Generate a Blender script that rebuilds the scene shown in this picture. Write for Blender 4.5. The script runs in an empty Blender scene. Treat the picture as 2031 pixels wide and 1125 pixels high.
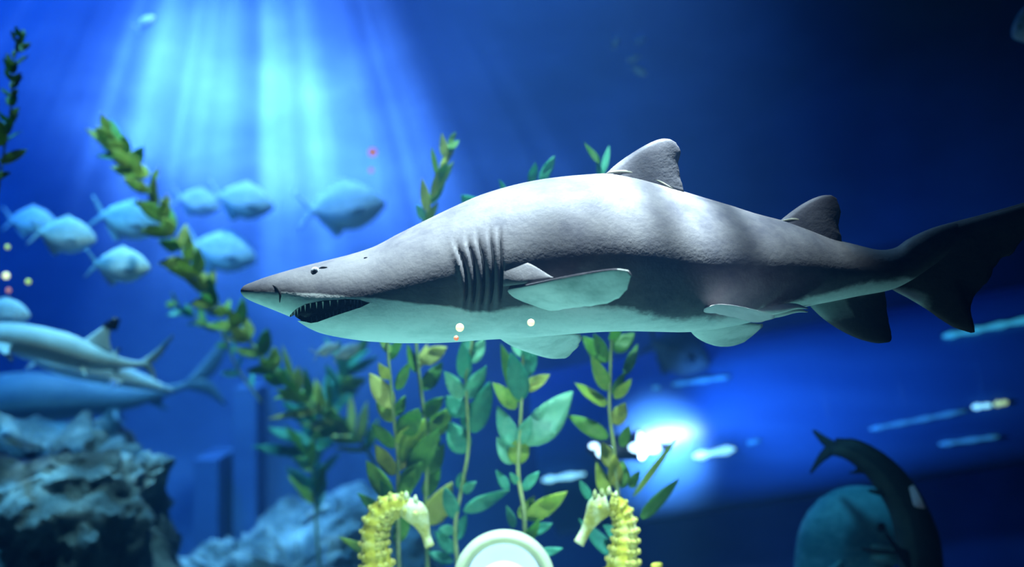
import bpy, bmesh, math, random
from mathutils import Vector, Matrix

random.seed(7)
scene = bpy.context.scene
COL = scene.collection

# ------------------------------------------------------------------ camera
CAMZ = 1.6
FPX = 1015.5 / math.tan(math.radians(25))
cam_d = bpy.data.cameras.new('camera')
cam_d.angle = math.radians(50)
cam_d.clip_start = 0.02
cam_d.dof.use_dof = True
cam_d.dof.focus_distance = 3.33
cam_d.dof.aperture_fstop = 0.85
cam = bpy.data.objects.new('camera', cam_d)
cam.location = (0, 0, CAMZ)
cam.rotation_euler = (math.radians(90), 0, 0)
COL.objects.link(cam)
scene.camera = cam


def P(px, py, Y):
    """point of the place that stands Y metres from the viewer's plane"""
    return Vector(((px - 1015.5) / FPX * Y, Y, CAMZ - (py - 562.5) / FPX * Y))


# ------------------------------------------------------------------ world, exposure
scene.view_settings.view_transform = 'Standard'
scene.view_settings.look = 'None'
scene.view_settings.gamma = 1
scene.view_settings.exposure = 0
scene.view_settings.use_curve_mapping = False
world = bpy.data.worlds.new('hall_gloom')
scene.world = world
world.use_nodes = True
world.node_tree.nodes['Background'].inputs[0].default_value = (0.02, 0.16, 0.6, 1)
world.node_tree.nodes['Background'].inputs[1].default_value = 0.02
try:
    scene.cycles.transparent_max_bounces = 16
    scene.cycles.max_bounces = 5
    scene.cycles.sample_clamp_indirect = 4
except Exception:
    pass


# ------------------------------------------------------------------ lights
def spot(name, loc, target, power, col, size_deg, blend, radius):
    d = bpy.data.lights.new(name, 'SPOT')
    d.energy = power
    d.color = col
    d.spot_size = math.radians(size_deg)
    d.spot_blend = blend
    d.shadow_soft_size = radius
    o = bpy.data.objects.new(name, d)
    COL.objects.link(o)
    o.location = loc
    o.rotation_euler = (Vector(target) - Vector(loc)).to_track_quat('-Z', 'Y').to_euler()
    return o


def gobo(o, build):
    """light thrown through a rippled water surface: strength varies with direction"""
    d = o.data
    d.use_nodes = True
    nt = d.node_tree
    em = nt.nodes.get('Emission')
    tc = nt.nodes.new('ShaderNodeTexCoord')
    sp = nt.nodes.new('ShaderNodeSeparateXYZ')
    nt.links.new(tc.outputs['Normal'], sp.inputs[0])

    def m(op, a, b=None, c=None, clamp=False):
        n = nt.nodes.new('ShaderNodeMath')
        n.operation = op
        n.use_clamp = clamp
        for i, v in enumerate((a, b, c)):
            if v is None:
                continue
            if isinstance(v, (int, float)):
                n.inputs[i].default_value = v
            else:
                nt.links.new(v, n.inputs[i])
        return n.outputs[0]
    zz = m('ABSOLUTE', sp.outputs[2])
    u = m('DIVIDE', sp.outputs[0], zz)
    v = m('DIVIDE', sp.outputs[1], zz)
    nt.links.new(build(nt, m, u, v), em.inputs['Strength'])


def noise1(nt, w, scale, detail=2.0):
    n = nt.nodes.new('ShaderNodeTexNoise')
    n.noise_dimensions = '1D'
    n.inputs['Scale'].default_value = scale
    n.inputs['Detail'].default_value = detail
    nt.links.new(w, n.inputs['W'])
    return n.outputs['Fac']


# white pool lamp above the water at the back: the fan of rays behind the shark
beam = spot('ray_lamp', (-2.45, 7.9, 6.5), (-2.2, 9.6, 2.9), 31000, (0.62, 0.62, 1.0), 110, 0.5, 0.04)


def beam_gobo(nt, m, u, v):
    a = noise1(nt, u, 13.0, 3.0)
    s = m('MULTIPLY', m('SUBTRACT', a, 0.30, clamp=True), 2.6)
    s = m('ADD', m('MULTIPLY', m('POWER', s, 1.4), 0.8), 0.42)
    # full strength in the core of the lamp, faint rays outside it
    q = m('MULTIPLY', m('ADD', u, UOFF), 3.0)
    q = m('MULTIPLY', q, q)
    core = m('EXPONENT', m('MULTIPLY', m('MULTIPLY', q, q), -1.0))
    halo = m('MULTIPLY', m('EXPONENT', m('MULTIPLY', m('MULTIPLY', u, u), -2.2)), 0.13)
    # strength shaped by hand: light cut off downwards, gathered in the middle
    cut = m('MULTIPLY', m('ADD', v, 0.185), 6.5, clamp=True)
    cut = m('MULTIPLY', cut, cut)
    mid = m('MULTIPLY', m('ADD', v, 0.03), 7.5)
    mid = m('ADD', m('MULTIPLY', m('EXPONENT', m('MULTIPLY', m('MULTIPLY', mid, mid), -1.0)), 0.8), 0.07)
    return m('MULTIPLY', m('MULTIPLY', s, m('ADD', core, halo)), m('ADD', m('MULTIPLY', cut, mid), 0.012))


UOFF = 0.0
gobo(beam, beam_gobo)

# white lamp above the front of the tank: lights the shark's back
key = spot('key_lamp', (0.06, 3.1, 5.2), (0.06, 3.32, 1.65), 8000, (1.0, 0.90, 0.88), 35, 1.0, 0.04)


def key_gobo(nt, m, u, v):
    w = m('ADD', m('ADD', u, GOFF), m('MULTIPLY', v, 0.25))
    a = noise1(nt, w, 15.0, 1.5)
    s = m('MULTIPLY', m('SUBTRACT', a, 0.36, clamp=True), 4.0)
    # stripe contrast put into the light itself, rising towards the tail
    amt = m('MULTIPLY', m('ADD', m('MULTIPLY', u, USIGN), 0.02), 12.0, clamp=True)
    rip = m('ADD', m('MULTIPLY', s, 1.15), 0.22)
    return m('ADD', m('MULTIPLY', amt, m('SUBTRACT', rip, 0.9)), 0.9)


GOFF, USIGN = 0.37, 1.0
gobo(key, key_gobo)

# blue flood lamps above the water
spot('blue_lamp', (-4.6, 6.4, 5.6), (-3.6, 9.2, 2.6), 1700, (0.005, 0.20, 1.0), 110, 0.8, 0.3)
spot('blue_lamp', (0.2, 7.4, 6.3), (0.0, 9.4, 2.2), 260, (0.01, 0.16, 1.0), 110, 0.8, 0.3)
# teal floodlights on the tank bed in front of the decoration
spot('bed_lamp', (-0.6, 3.12, -0.75), (-0.22, 3.36, 1.45), 190, (0.42, 1.0, 0.88), 70, 0.9, 0.12)
spot('bed_lamp', (-0.5, 3.35, 0.15), (-0.3, 4.5, 1.05), 58, (0.80, 1.0, 0.62), 80, 0.9, 0.12)
spot('bed_lamp', (0.5, 3.35, 0.15), (0.25, 4.5, 1.05), 58, (0.80, 1.0, 0.62), 80, 0.9, 0.12)
spot('kelp_fill', (-0.02, 4.3, 5.7), (-0.02, 4.45, 0.9), 3400, (0.85, 1.0, 0.72), 24, 0.9, 0.08)  # unseen overhead light, added to brighten kelp and seahorses
# cyan lamp over the left reef; unseen lights added for strand and shoal
spot('reef_lamp', (-3.2, 5.4, 5.6), (-2.7, 6.5, 1.0), 2000, (0.22, 0.68, 1.0), 64, 0.9, 0.12)
spot('strand_fill', (-1.3, 5.0, 5.4), (-1.75, 6.1, 1.5), 1500, (0.75, 0.95, 0.8), 36, 0.9, 0.1)
spot('shoal_fill', (-1.9, 7.1, 6.2), (-2.1, 8.2, 2.2), 3000, (0.55, 0.8, 1.0), 44, 0.9, 0.1)
# added blue-white light behind the shark, brightens its upper edge
spot('rim_fill', (-0.1, 4.7, 5.6), (0.0, 3.4, 1.9), 520, (0.45, 0.7, 1.0), 62, 0.9, 0.08)
spot('corner_fill', (0.75, 4.7, 2.3), (1.6, 5.2, 0.45), 75, (0.16, 0.72, 1.0), 34, 0.9, 0.1)  # added unseen light that brightens the humphead fish


# ------------------------------------------------------------------ materials
def nodes_of(name):
    m = bpy.data.materials.new(name)
    m.use_nodes = True
    nt = m.node_tree
    return m, nt, nt.nodes['Principled BSDF']


def ramp(nt, fac, stops):
    r = nt.nodes.new('ShaderNodeValToRGB')
    while len(r.color_ramp.elements) < len(stops):
        r.color_ramp.elements.new(0.5)
    for e, (p, c) in zip(r.color_ramp.elements, stops):
        e.position = p
        e.color = (*c, 1)
    nt.links.new(fac, r.inputs[0])
    return r.outputs[0]


def noise(nt, scale, detail=4.0, coord='Object', stretch=None, rough=0.55):
    tc = nt.nodes.new('ShaderNodeTexCoord')
    src = tc.outputs[coord]
    if stretch:
        mp = nt.nodes.new('ShaderNodeMapping')
        mp.inputs['Scale'].default_value = stretch
        nt.links.new(src, mp.inputs[0])
        src = mp.outputs[0]
    n = nt.nodes.new('ShaderNodeTexNoise')
    n.inputs['Scale'].default_value = scale
    n.inputs['Detail'].default_value = detail
    n.inputs['Roughness'].default_value = rough
    nt.links.new(src, n.inputs['Vector'])
    return n.outputs['Fac']


def bump(nt, bsdf, h, strength, dist=0.02):
    b = nt.nodes.new('ShaderNodeBump')
    b.inputs['Strength'].default_value = strength
    b.inputs['Distance'].default_value = dist
    nt.links.new(h, b.inputs['Height'])
    nt.links.new(b.outputs[0], bsdf.inputs['Normal'])


def mat_noise(name, stops, scale, rough=0.7, bmp=0.0, detail=5.0, dist=0.02, stretch=None, spec=0.3):
    m, nt, b = nodes_of(name)
    f = noise(nt, scale, detail, stretch=stretch)
    nt.links.new(ramp(nt, f, stops), b.inputs['Base Color'])
    b.inputs['Roughness'].default_value = rough
    b.inputs['Specular IOR Level'].default_value = spec
    if bmp:
        bump(nt, b, noise(nt, scale * 3, 6), bmp, dist)
    return m


def mat_emit(name, col, strength):
    m, nt, b = nodes_of(name)
    b.inputs['Base Color'].default_value = (*col, 1)
    b.inputs['Emission Color'].default_value = (*col, 1)
    b.inputs['Emission Strength'].default_value = strength
    # slight procedural unevenness of the diffuser
    f = noise(nt, 40, 2)
    mm = nt.nodes.new('ShaderNodeMath')
    mm.operation = 'MULTIPLY_ADD'
    nt.links.new(f, mm.inputs[0])
    mm.inputs[1].default_value = strength * 0.2
    mm.inputs[2].default_value = strength * 0.9
    nt.links.new(mm.outputs[0], b.inputs['Emission Strength'])
    return m


def mat_leaf(name, a, b_, c, trans=0.45):
    m, nt, b = nodes_of(name)
    oi = nt.nodes.new('ShaderNodeObjectInfo')
    f = noise(nt, 3.0, 3, stretch=(1, 1, 2))
    ad = nt.nodes.new('ShaderNodeMath')
    ad.operation = 'MULTIPLY_ADD'
    nt.links.new(f, ad.inputs[0])
    ad.inputs[1].default_value = 0.45
    sc = nt.nodes.new('ShaderNodeMath')
    sc.operation = 'MULTIPLY'
    sc.inputs[1].default_value = 0.6
    nt.links.new(oi.outputs['Random'], sc.inputs[0])
    nt.links.new(sc.outputs[0], ad.inputs[2])
    col = ramp(nt, ad.outputs[0], [(0.12, a), (0.5, b_), (0.85, c)])
    nt.links.new(col, b.inputs['Base Color'])
    b.inputs['Roughness'].default_value = 0.45
    tr = nt.nodes.new('ShaderNodeBsdfTranslucent')
    nt.links.new(col, tr.inputs['Color'])
    mx = nt.nodes.new('ShaderNodeMixShader')
    mx.inputs[0].default_value = trans
    nt.links.new(b.outputs[0], mx.inputs[1])
    nt.links.new(tr.outputs[0], mx.inputs[2])
    nt.links.new(mx.outputs[0], nt.nodes['Material Output'].inputs['Surface'])
    bump(nt, b, noise(nt, 9, 3, stretch=(6, 1, 0.6)), 0.3, 0.05)
    return m


def mat_countershade(name, dark, dark2, pale, mott, blot=0.45, rough=0.58, fine=26.0):
    """back and belly colours of a shark or fish; 'belly' is stored on the mesh"""
    m, nt, b = nodes_of(name)
    at = nt.nodes.new('ShaderNodeAttribute')
    at.attribute_name = 'belly'
    n1 = noise(nt, 7.0, 5, rough=0.65, stretch=(1, 1, 1.6))
    ad = nt.nodes.new('ShaderNodeMath')
    ad.operation = 'MULTIPLY_ADD'
    sb = nt.nodes.new('ShaderNodeMath')
    sb.operation = 'SUBTRACT'
    nt.links.new(n1, sb.inputs[0])
    sb.inputs[1].default_value = 0.5
    nt.links.new(sb.outputs[0], ad.inputs[0])
    ad.inputs[1].default_value = blot * 2
    nt.links.new(at.outputs['Fac'], ad.inputs[2])
    sm = nt.nodes.new('ShaderNodeMapRange')
    sm.interpolation_type = 'SMOOTHSTEP'
    sm.inputs['From Min'].default_value = 0.36
    sm.inputs['From Max'].default_value = 0.64
    nt.links.new(ad.outputs[0], sm.inputs['Value'])
    back = ramp(nt, noise(nt, fine * 0.2, 8, rough=0.72, stretch=(0.7, 1, 1)), [(0.36, dark), (0.62, dark2)])
    under = ramp(nt, noise(nt, fine * 0.3, 5, rough=0.7, stretch=(0.6, 1, 1.4)), [(0.3, mott), (0.56, pale)])
    mx = nt.nodes.new('ShaderNodeMix')
    mx.data_type = 'RGBA'
    nt.links.new(sm.outputs[0], mx.inputs['Factor'])
    nt.links.new(back, mx.inputs['A'])
    nt.links.new(under, mx.inputs['B'])
    nt.links.new(mx.outputs['Result'], b.inputs['Base Color'])
    b.inputs['Roughness'].default_value = rough
    b.inputs['Specular IOR Level'].default_value = 0.16
    bump(nt, b, noise(nt, fine * 3, 3), 0.12, 0.01)
    return m


M = {}
M['shark'] = mat_countershade('shark_skin', (0.07, 0.067, 0.080), (0.15, 0.142, 0.146), (0.80, 0.83, 0.78), (0.52, 0.60, 0.56))
M['fin'] = mat_countershade('shark_fin', (0.062, 0.058, 0.072), (0.11, 0.105, 0.115), (0.72, 0.76, 0.70), (0.36, 0.44, 0.40), blot=0.3)
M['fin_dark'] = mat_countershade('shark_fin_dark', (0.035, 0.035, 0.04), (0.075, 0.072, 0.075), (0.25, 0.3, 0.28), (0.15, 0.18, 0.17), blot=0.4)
M['gill'] = mat_noise('gill_slit', [(0.3, (0.008, 0.008, 0.010)), (0.7, (0.02, 0.02, 0.022))], 30, 0.9)
M['mouth'] = mat_noise('mouth_lining', [(0.3, (0.012, 0.016, 0.018)), (0.7, (0.05, 0.05, 0.05))], 25, 0.7, 0.3)
M['tooth'] = mat_noise('tooth_enamel', [(0.3, (0.42, 0.44, 0.38)), (0.7, (0.6, 0.6, 0.52))], 60, 0.3)
M['eye_white'] = mat_noise('eye_white', [(0.3, (0.40, 0.44, 0.5)), (0.7, (0.5, 0.54, 0.6))], 60, 0.25)
M['eye_iris'] = mat_noise('eye_iris', [(0.3, (0.05, 0.065, 0.08)), (0.7, (0.12, 0.14, 0.16))], 90, 0.15)
M['black'] = mat_noise('black_gloss', [(0.3, (0.004, 0.004, 0.006)), (0.7, (0.012, 0.012, 0.015))], 50, 0.25)
M['silver'] = mat_countershade('silver_fish', (0.30, 0.42, 0.5), (0.5, 0.62, 0.7), (0.78, 0.86, 0.9), (0.6, 0.7, 0.76), blot=0.15)
M['silver_fin'] = mat_noise('silver_fin', [(0.3, (0.28, 0.4, 0.5)), (0.7, (0.6, 0.7, 0.76))], 14, 0.5, stretch=(1, 1, 4))
M['reef_shark'] = mat_countershade('reef_shark_skin', (0.26, 0.34, 0.38), (0.42, 0.5, 0.54), (0.85, 0.88, 0.88), (0.7, 0.76, 0.78), blot=0.2)
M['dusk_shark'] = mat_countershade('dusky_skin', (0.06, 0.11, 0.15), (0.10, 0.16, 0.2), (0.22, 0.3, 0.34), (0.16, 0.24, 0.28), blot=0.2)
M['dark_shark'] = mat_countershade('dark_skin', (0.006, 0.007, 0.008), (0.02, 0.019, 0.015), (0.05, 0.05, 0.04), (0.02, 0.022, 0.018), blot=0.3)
M['pink_fin'] = mat_noise('pinkish_fin', [(0.3, (0.75, 0.42, 0.40)), (0.7, (0.88, 0.55, 0.5))], 20, 0.5)
M['wrasse'] = mat_countershade('wrasse_skin', (0.03, 0.20, 0.26), (0.22, 0.56, 0.66), (0.34, 0.66, 0.62), (0.05, 0.25, 0.3), blot=0.5, fine=11)
M['rock'] = mat_noise('reef_rock', [(0.3, (0.03, 0.045, 0.055)), (0.5, (0.10, 0.14, 0.16)), (0.7, (0.42, 0.48, 0.5))], 3.2, 0.9, 0.8, 8, 0.06)
M['sand'] = mat_noise('tank_sand', [(0.3, (0.12, 0.13, 0.12)), (0.7, (0.22, 0.22, 0.19))], 8, 0.95, 0.4)
M['wall'] = mat_noise('painted_wall', [(0.3, (0.04, 0.09, 0.23)), (0.55, (0.065, 0.13, 0.29)), (0.8, (0.11, 0.19, 0.36))], 0.9, 0.85, 0.25, 6, 0.05, stretch=(1, 1, 1.8))
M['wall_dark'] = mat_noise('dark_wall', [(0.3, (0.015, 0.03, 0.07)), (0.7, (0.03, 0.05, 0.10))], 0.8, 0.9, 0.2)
M['tunnel'] = mat_noise('tunnel_acrylic', [(0.3, (0.03, 0.12, 0.35)), (0.7, (0.06, 0.18, 0.45))], 1.2, 0.35, 0.12, 4, 0.03, stretch=(0.3, 1, 3), spec=0.5)
M['kelp'] = mat_leaf('kelp_green', (0.05, 0.20, 0.03), (0.14, 0.38, 0.05), (0.42, 0.55, 0.07))
M['kelp_teal'] = mat_leaf('kelp_teal', (0.03, 0.24, 0.16), (0.08, 0.46, 0.32), (0.30, 0.68, 0.48))
M['kelp_yellow'] = mat_leaf('kelp_yellow', (0.28, 0.36, 0.04), (0.52, 0.56, 0.10), (0.78, 0.78, 0.28))
M['stem'] = mat_noise('kelp_stem', [(0.3, (0.16, 0.26, 0.08)), (0.7, (0.36, 0.44, 0.2))], 12, 0.6, 0.3)
M['seahorse'] = mat_noise('seahorse_paint', [(0.36, (0.24, 0.20, 0.01)), (0.5, (0.42, 0.40, 0.04)), (0.66, (0.62, 0.64, 0.34))], 9, 0.55, 0.5, 4, 0.02)
M['seahorse_pale'] = mat_noise('seahorse_pale', [(0.38, (0.30, 0.30, 0.06)), (0.62, (0.50, 0.54, 0.36))], 16, 0.55, 0.5, 4, 0.02)
M['rim'] = mat_noise('cream_rim', [(0.3, (0.32, 0.36, 0.26)), (0.7, (0.4, 0.44, 0.32))], 10, 0.4, 0.1)
M['disc'] = mat_emit('lamp_disc', (0.62, 0.68, 1.0), 0.55)
M['strip'] = mat_emit('strip_light', (0.45, 0.85, 1.0), 1.6)
M['strip_dim'] = mat_emit('strip_light_dim', (0.10, 0.45, 0.75), 0.35)
M['flood'] = mat_emit('flood_lens', (0.75, 0.85, 1.0), 5)
M['metal'] = mat_noise('dark_metal', [(0.3, (0.03, 0.04, 0.05)), (0.7, (0.06, 0.07, 0.08))], 12, 0.4)
M['strip_mid'] = mat_emit('strip_light_mid', (0.10, 0.62, 0.75), 0.6)
M['strip_warm'] = mat_emit('strip_light_warm', (0.75, 0.8, 0.35), 1.2)
M['reflection_warm'] = mat_emit('reflection_warm', (1.0, 0.78, 0.35), 2.2)  # glow that stands in for glass reflections, no lamps hang there
M['reflection_red'] = mat_emit('reflection_red', (1.0, 0.25, 0.12), 0.9)
M['reflection_yellow'] = mat_emit('reflection_yellow', (0.75, 0.75, 0.1), 1.0)


# ------------------------------------------------------------------ helpers
def tag(o, label=None, cat=None, group=None, kind=None):
    if label:
        o['label'] = label
    if cat:
        o['category'] = cat
    if group:
        o['group'] = group
    if kind:
        o['kind'] = kind
    return o


def empty(name, loc=(0, 0, 0)):
    o = bpy.data.objects.new(name, None)
    o.empty_display_size = 0.1
    o.location = loc
    COL.objects.link(o)
    return o


def link(name, me, parent=None):
    o = bpy.data.objects.new(name, me)
    COL.objects.link(o)
    if parent is not None:
        o.parent = parent
        o.matrix_parent_inverse = Matrix.Translation(-Vector(parent.location)) if parent.type == 'EMPTY' and parent.parent is None else Matrix()
    return o


def mesh(name, verts, faces, mat, parent=None, smooth=True, belly=None, angle=None):
    me = bpy.data.meshes.new(name)
    me.from_pydata([tuple(v) for v in verts], [], faces)
    me.materials.append(mat)
    bm = bmesh.new()
    bm.from_mesh(me)
    bmesh.ops.recalc_face_normals(bm, faces=bm.faces)
    bm.to_mesh(me)
    bm.free()
    if smooth:
        me.polygons.foreach_set('use_smooth', [True] * len(me.polygons))
    if angle:
        me.set_sharp_from_angle(angle=math.radians(angle))
    if belly is not None:
        at = me.attributes.new('belly', 'FLOAT', 'POINT')
        at.data.foreach_set('value', list(belly))
    return link(name, me, parent)


def interp(xs, ys, x):
    """monotone-ish smooth interpolation of a table"""
    if x <= xs[0]:
        return ys[0]
    if x >= xs[-1]:
        return ys[-1]
    i = 0
    while xs[i + 1] < x:
        i += 1
    def slope(k):
        if k == 0:
            return (ys[1] - ys[0]) / (xs[1] - xs[0])
        if k == len(xs) - 1:
            return (ys[-1] - ys[-2]) / (xs[-1] - xs[-2])
        d0 = (ys[k] - ys[k - 1]) / (xs[k] - xs[k - 1])
        d1 = (ys[k + 1] - ys[k]) / (xs[k + 1] - xs[k])
        if d0 * d1 <= 0:
            return 0.0
        return 2 * d0 * d1 / (d0 + d1)
    h = xs[i + 1] - xs[i]
    t = (x - xs[i]) / h
    m0, m1 = slope(i) * h, slope(i + 1) * h
    return ((2 * t**3 - 3 * t**2 + 1) * ys[i] + (t**3 - 2 * t**2 + t) * m0
            + (-2 * t**3 + 3 * t**2) * ys[i + 1] + (t**3 - t**2) * m1)


def spline(pts, n):
    """n points along a Catmull-Rom curve, spaced by parameter"""
    pts = [Vector(p) for p in pts]
    if len(pts) == 2:
        return [pts[0].lerp(pts[1], i / (n - 1)) for i in range(n)]
    ext = [pts[0] * 2 - pts[1]] + pts + [pts[-1] * 2 - pts[-2]]
    out = []
    segs = len(pts) - 1
    for k in range(n):
        u = k / (n - 1) * segs
        i = min(int(u), segs - 1)
        t = u - i
        a, b, c, d = ext[i:i + 4]
        out.append(0.5 * ((2 * b) + (c - a) * t + (2 * a - 5 * b + 4 * c - d) * t * t + (3 * b - 3 * c + d - a) * t**3))
    return out


def loft(rings, close=True):
    """verts and faces of a tube of equal rings, both ends closed"""
    n = len(rings[0])
    v = [p for r in rings for p in r]
    f = []
    for i in range(len(rings) - 1):
        for j in range(n):
            k = (j + 1) % n
            f.append((i * n + j, i * n + k, (i + 1) * n + k, (i + 1) * n + j))
    if close:
        f.append(tuple(range(n))[::-1])
        f.append(tuple((len(rings) - 1) * n + j for j in range(n)))
    return v, f


def frames(pts, up=Vector((0, 0, 1))):
    out = []
    for i, p in enumerate(pts):
        a = pts[max(0, i - 1)]
        b = pts[min(len(pts) - 1, i + 1)]
        t = (b - a).normalized()
        u = up - t * up.dot(t)
        if u.length < 1e-4:
            u = Vector((1, 0, 0)) - t * t.x
        u.normalize()
        out.append((p, t, u, t.cross(u).normalized()))
    return out


def tube(pts, radii, n=8, up=Vector((0, 0, 1))):
    rings = []
    for (p, t, u, s), r in zip(frames(pts, up), radii):
        if isinstance(r, (int, float)):
            r = (r, r)
        rings.append([p + u * (r[0] * math.sin(2 * math.pi * j / n)) + s * (r[1] * math.cos(2 * math.pi * j / n)) for j in range(n)])
    return loft(rings)


def plate(L, T, thick, normal, ns=14, nu=8, tip=0.15, power=0.6, ragged=0.0, rs=0):
    """a fin: lens-shaped sections from leading edge L to trailing edge T, base to tip"""
    Lp, Tp = spline(L, ns), spline(T, ns)
    rnd = random.Random(rs)
    nrm = Vector(normal).normalized()
    rings, side = [], []
    for i in range(ns):
        s = i / (ns - 1)
        a, b = Lp[i], Tp[i]
        if ragged and i > 1:
            b = b + (a - b).normalized() * rnd.uniform(0, ragged)
        th = thick * (1 - (1 - tip) * s)
        us = [k / nu for k in range(nu + 1)]
        ring = []
        for u in us:
            w = (4 * u * (1 - u)) ** power * (1.15 - 0.5 * u) + 0.04
            ring.append(a.lerp(b, u) + nrm * th * w)
        for u in reversed(us):
            w = (4 * u * (1 - u)) ** power * (1.15 - 0.5 * u) + 0.04
            ring.append(a.lerp(b, u) - nrm * th * w)
        rings.append(ring)
        side += [1.0] * (nu + 1) + [0.0] * (nu + 1)
    v, f = loft(rings)
    return v, f, side


def uv_ball(c, r, seg=12, rings=8, scale=(1, 1, 1)):
    v, f = [], []
    for i in range(rings + 1):
        th = math.pi * i / rings
        for j in range(seg):
            ph = 2 * math.pi * j / seg
            v.append(Vector(c) + Vector((r * scale[0] * math.sin(th) * math.cos(ph), r * scale[1] * math.sin(th) * math.sin(ph), r * scale[2] * math.cos(th))))
    for i in range(rings):
        for j in range(seg):
            k = (j + 1) % seg
            f.append((i * seg + j, i * seg + k, (i + 1) * seg + k, (i + 1) * seg + j))
    return v, f


def box(x0, x1, y0, y1, z0, z1):
    v = [(x, y, z) for x in (x0, x1) for y in (y0, y1) for z in (z0, z1)]
    f = [(0, 1, 3, 2), (4, 6, 7, 5), (0, 4, 5, 1), (2, 3, 7, 6), (0, 2, 6, 4), (1, 5, 7, 3)]
    return v, f


def copy_tree(o, parent=None):
    c = o.copy()
    COL.objects.link(c)
    if parent is not None:
        c.parent = parent
    for ch in list(o.children):
        copy_tree(ch, c)
    return c


# ------------------------------------------------------------------ the tank
FLOOR = -1.0
BACK = 9.6
TOP = 6.3


def grid_wall(name, origin, ex, ez, nx, nz, normal, mat, amp, scale, seed):
    from mathutils import noise as mn
    v, f = [], []
    N = Vector(normal)
    for i in range(nx + 1):
        for j in range(nz + 1):
            p = Vector(origin) + Vector(ex) * (i / nx) + Vector(ez) * (j / nz)
            d = mn.fractal(p * scale + Vector((seed, 0, 0)), 0.9, 2.0, 5)
            v.append(p + N * d * amp)
    for i in range(nx):
        for j in range(nz):
            a = i * (nz + 1) + j
            f.append((a, a + 1, a + nz + 2, a + nz + 1))
    return tag(mesh(name, v, f, mat), kind='structure')


grid_wall('wall_back', (-7.5, BACK, FLOOR), (15, 0, 0), (0, 0, TOP + 1.5), 90, 44, (0, -1, 0), M['wall'], 0.05, 0.9, 3)
grid_wall('wall_left', (-7.5, -0.5, FLOOR), (0, BACK + 0.5, 0), (0, 0, TOP + 1.5), 30, 20, (1, 0, 0), M['wall'], 0.05, 0.9, 5)
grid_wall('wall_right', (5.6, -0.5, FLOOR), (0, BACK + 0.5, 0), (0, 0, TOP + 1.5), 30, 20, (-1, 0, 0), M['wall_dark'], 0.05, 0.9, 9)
grid_wall('floor', (-7.5, -0.5, FLOOR), (15, 0, 0), (0, BACK + 0.5, 0), 60, 40, (0, 0, 1), M['sand'], 0.06, 0.7, 12)

# pilasters at the foot of the back wall
for n, (a, b, top, yy) in enumerate(((462, 508, 770, 9.2), (384, 432, 912, 9.0))):
    p0, p1 = P(a, top, yy), P(b, top, yy)
    v, f = box(p0.x, p1.x, yy, BACK + 0.05, FLOOR - 0.1, p0.z)
    tag(mesh('trim_%d' % (n + 1), v, f, M['wall'], smooth=False), kind='structure')

# the water itself: absorbs red, scatters a little blue
v, f = box(-7.4, 5.5, -0.6, BACK - 0.13, FLOOR - 0.2, TOP)
wm = bpy.data.materials.new('tank_water')
wm.use_nodes = True
nt = wm.node_tree
nt.nodes.remove(nt.nodes['Principled BSDF'])
ab = nt.nodes.new('ShaderNodeVolumeAbsorption')
ab.inputs['Color'].default_value = (0.10, 0.66, 0.90, 1)
ab.inputs['Density'].default_value = 0.11
sc_ = nt.nodes.new('ShaderNodeVolumeScatter')
sc_.inputs['Color'].default_value = (0.13, 0.44, 1.0, 1)
sc_.inputs['Density'].default_value = 0.018
sc_.inputs['Anisotropy'].default_value = 0.2
ad = nt.nodes.new('ShaderNodeAddShader')
nt.links.new(ab.outputs[0], ad.inputs[0])
nt.links.new(sc_.outputs[0], ad.inputs[1])
nt.links.new(ad.outputs[0], nt.nodes['Material Output'].inputs['Volume'])
water = mesh('tank_water', v, f, wm, smooth=False)
tag(water, 'clear blue water filling the whole aquarium tank', 'water', kind='stuff')


# ------------------------------------------------------------------ the sand tiger shark
SY = 3.4
X_TOP = [478, 484, 500, 530, 570, 610, 650, 690, 740, 790, 850, 900, 950, 1000, 1050, 1100, 1150, 1200, 1250, 1300, 1350, 1400, 1450, 1500, 1550, 1600, 1650, 1700, 1750, 1775, 1800, 1850, 1900, 1950, 2031, 2120, 2220]
Y_TOP = [574, 567, 560, 549, 537, 526, 516, 506, 490, 464, 434, 410, 388, 372, 360, 352, 347, 344, 350, 362, 378, 393, 408, 424, 437, 453, 472, 486, 496, 492, 475, 452, 438, 425, 402, 378, 351]
X_BOT = [478, 484, 500, 530, 560, 585, 600, 615, 640, 690, 740, 800, 850, 900, 950, 1000, 1050, 1100, 1150, 1200, 1250, 1300, 1350, 1400, 1450, 1500, 1550, 1600, 1650, 1700, 1750, 1775, 1800, 1850, 1900, 1950, 2031, 2120, 2220]
Y_BOT = [581, 589, 598, 610, 622, 633, 643, 652, 662, 672, 678, 681, 681, 679, 675, 672, 669, 665, 661, 658, 657, 658, 659, 655, 647, 636, 622, 608, 598, 588, 579, 572, 560, 530, 505, 482, 446, 408, 358]
X_W = [478, 484, 500, 530, 560, 640, 740, 850, 950, 1050, 1200, 1350, 1500, 1600, 1700, 1760, 1800, 1850, 1900, 2000, 2120, 2220]
W = [3, 10, 22, 36, 46, 64, 84, 104, 118, 126, 126, 112, 86, 62, 42, 34, 27, 19, 13, 8, 5, 2]
X_D = [478, 900, 1300, 1600, 1900, 2220]
DEP = [3.32, 3.36, 3.40, 3.44, 3.5, 3.6]
X_B = [478, 600, 700, 800, 900, 950, 1000, 1100, 1200, 1300, 1400, 1500, 1600, 1700, 1760, 1850, 2220]
B_B = [578, 580, 588, 596, 607, 617, 612, 606, 612, 624, 628, 616, 585, 562, 556, 548, 480]
GILLS = [[(904, 490), (923, 545), (922, 603)], [(927, 484), (941, 555), (936, 607)], [(947, 478), (959, 555), (953, 608)],
         [(971, 471), (977, 550), (971, 605)], [(991, 468), (994, 540), (992, 596)]]


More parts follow.
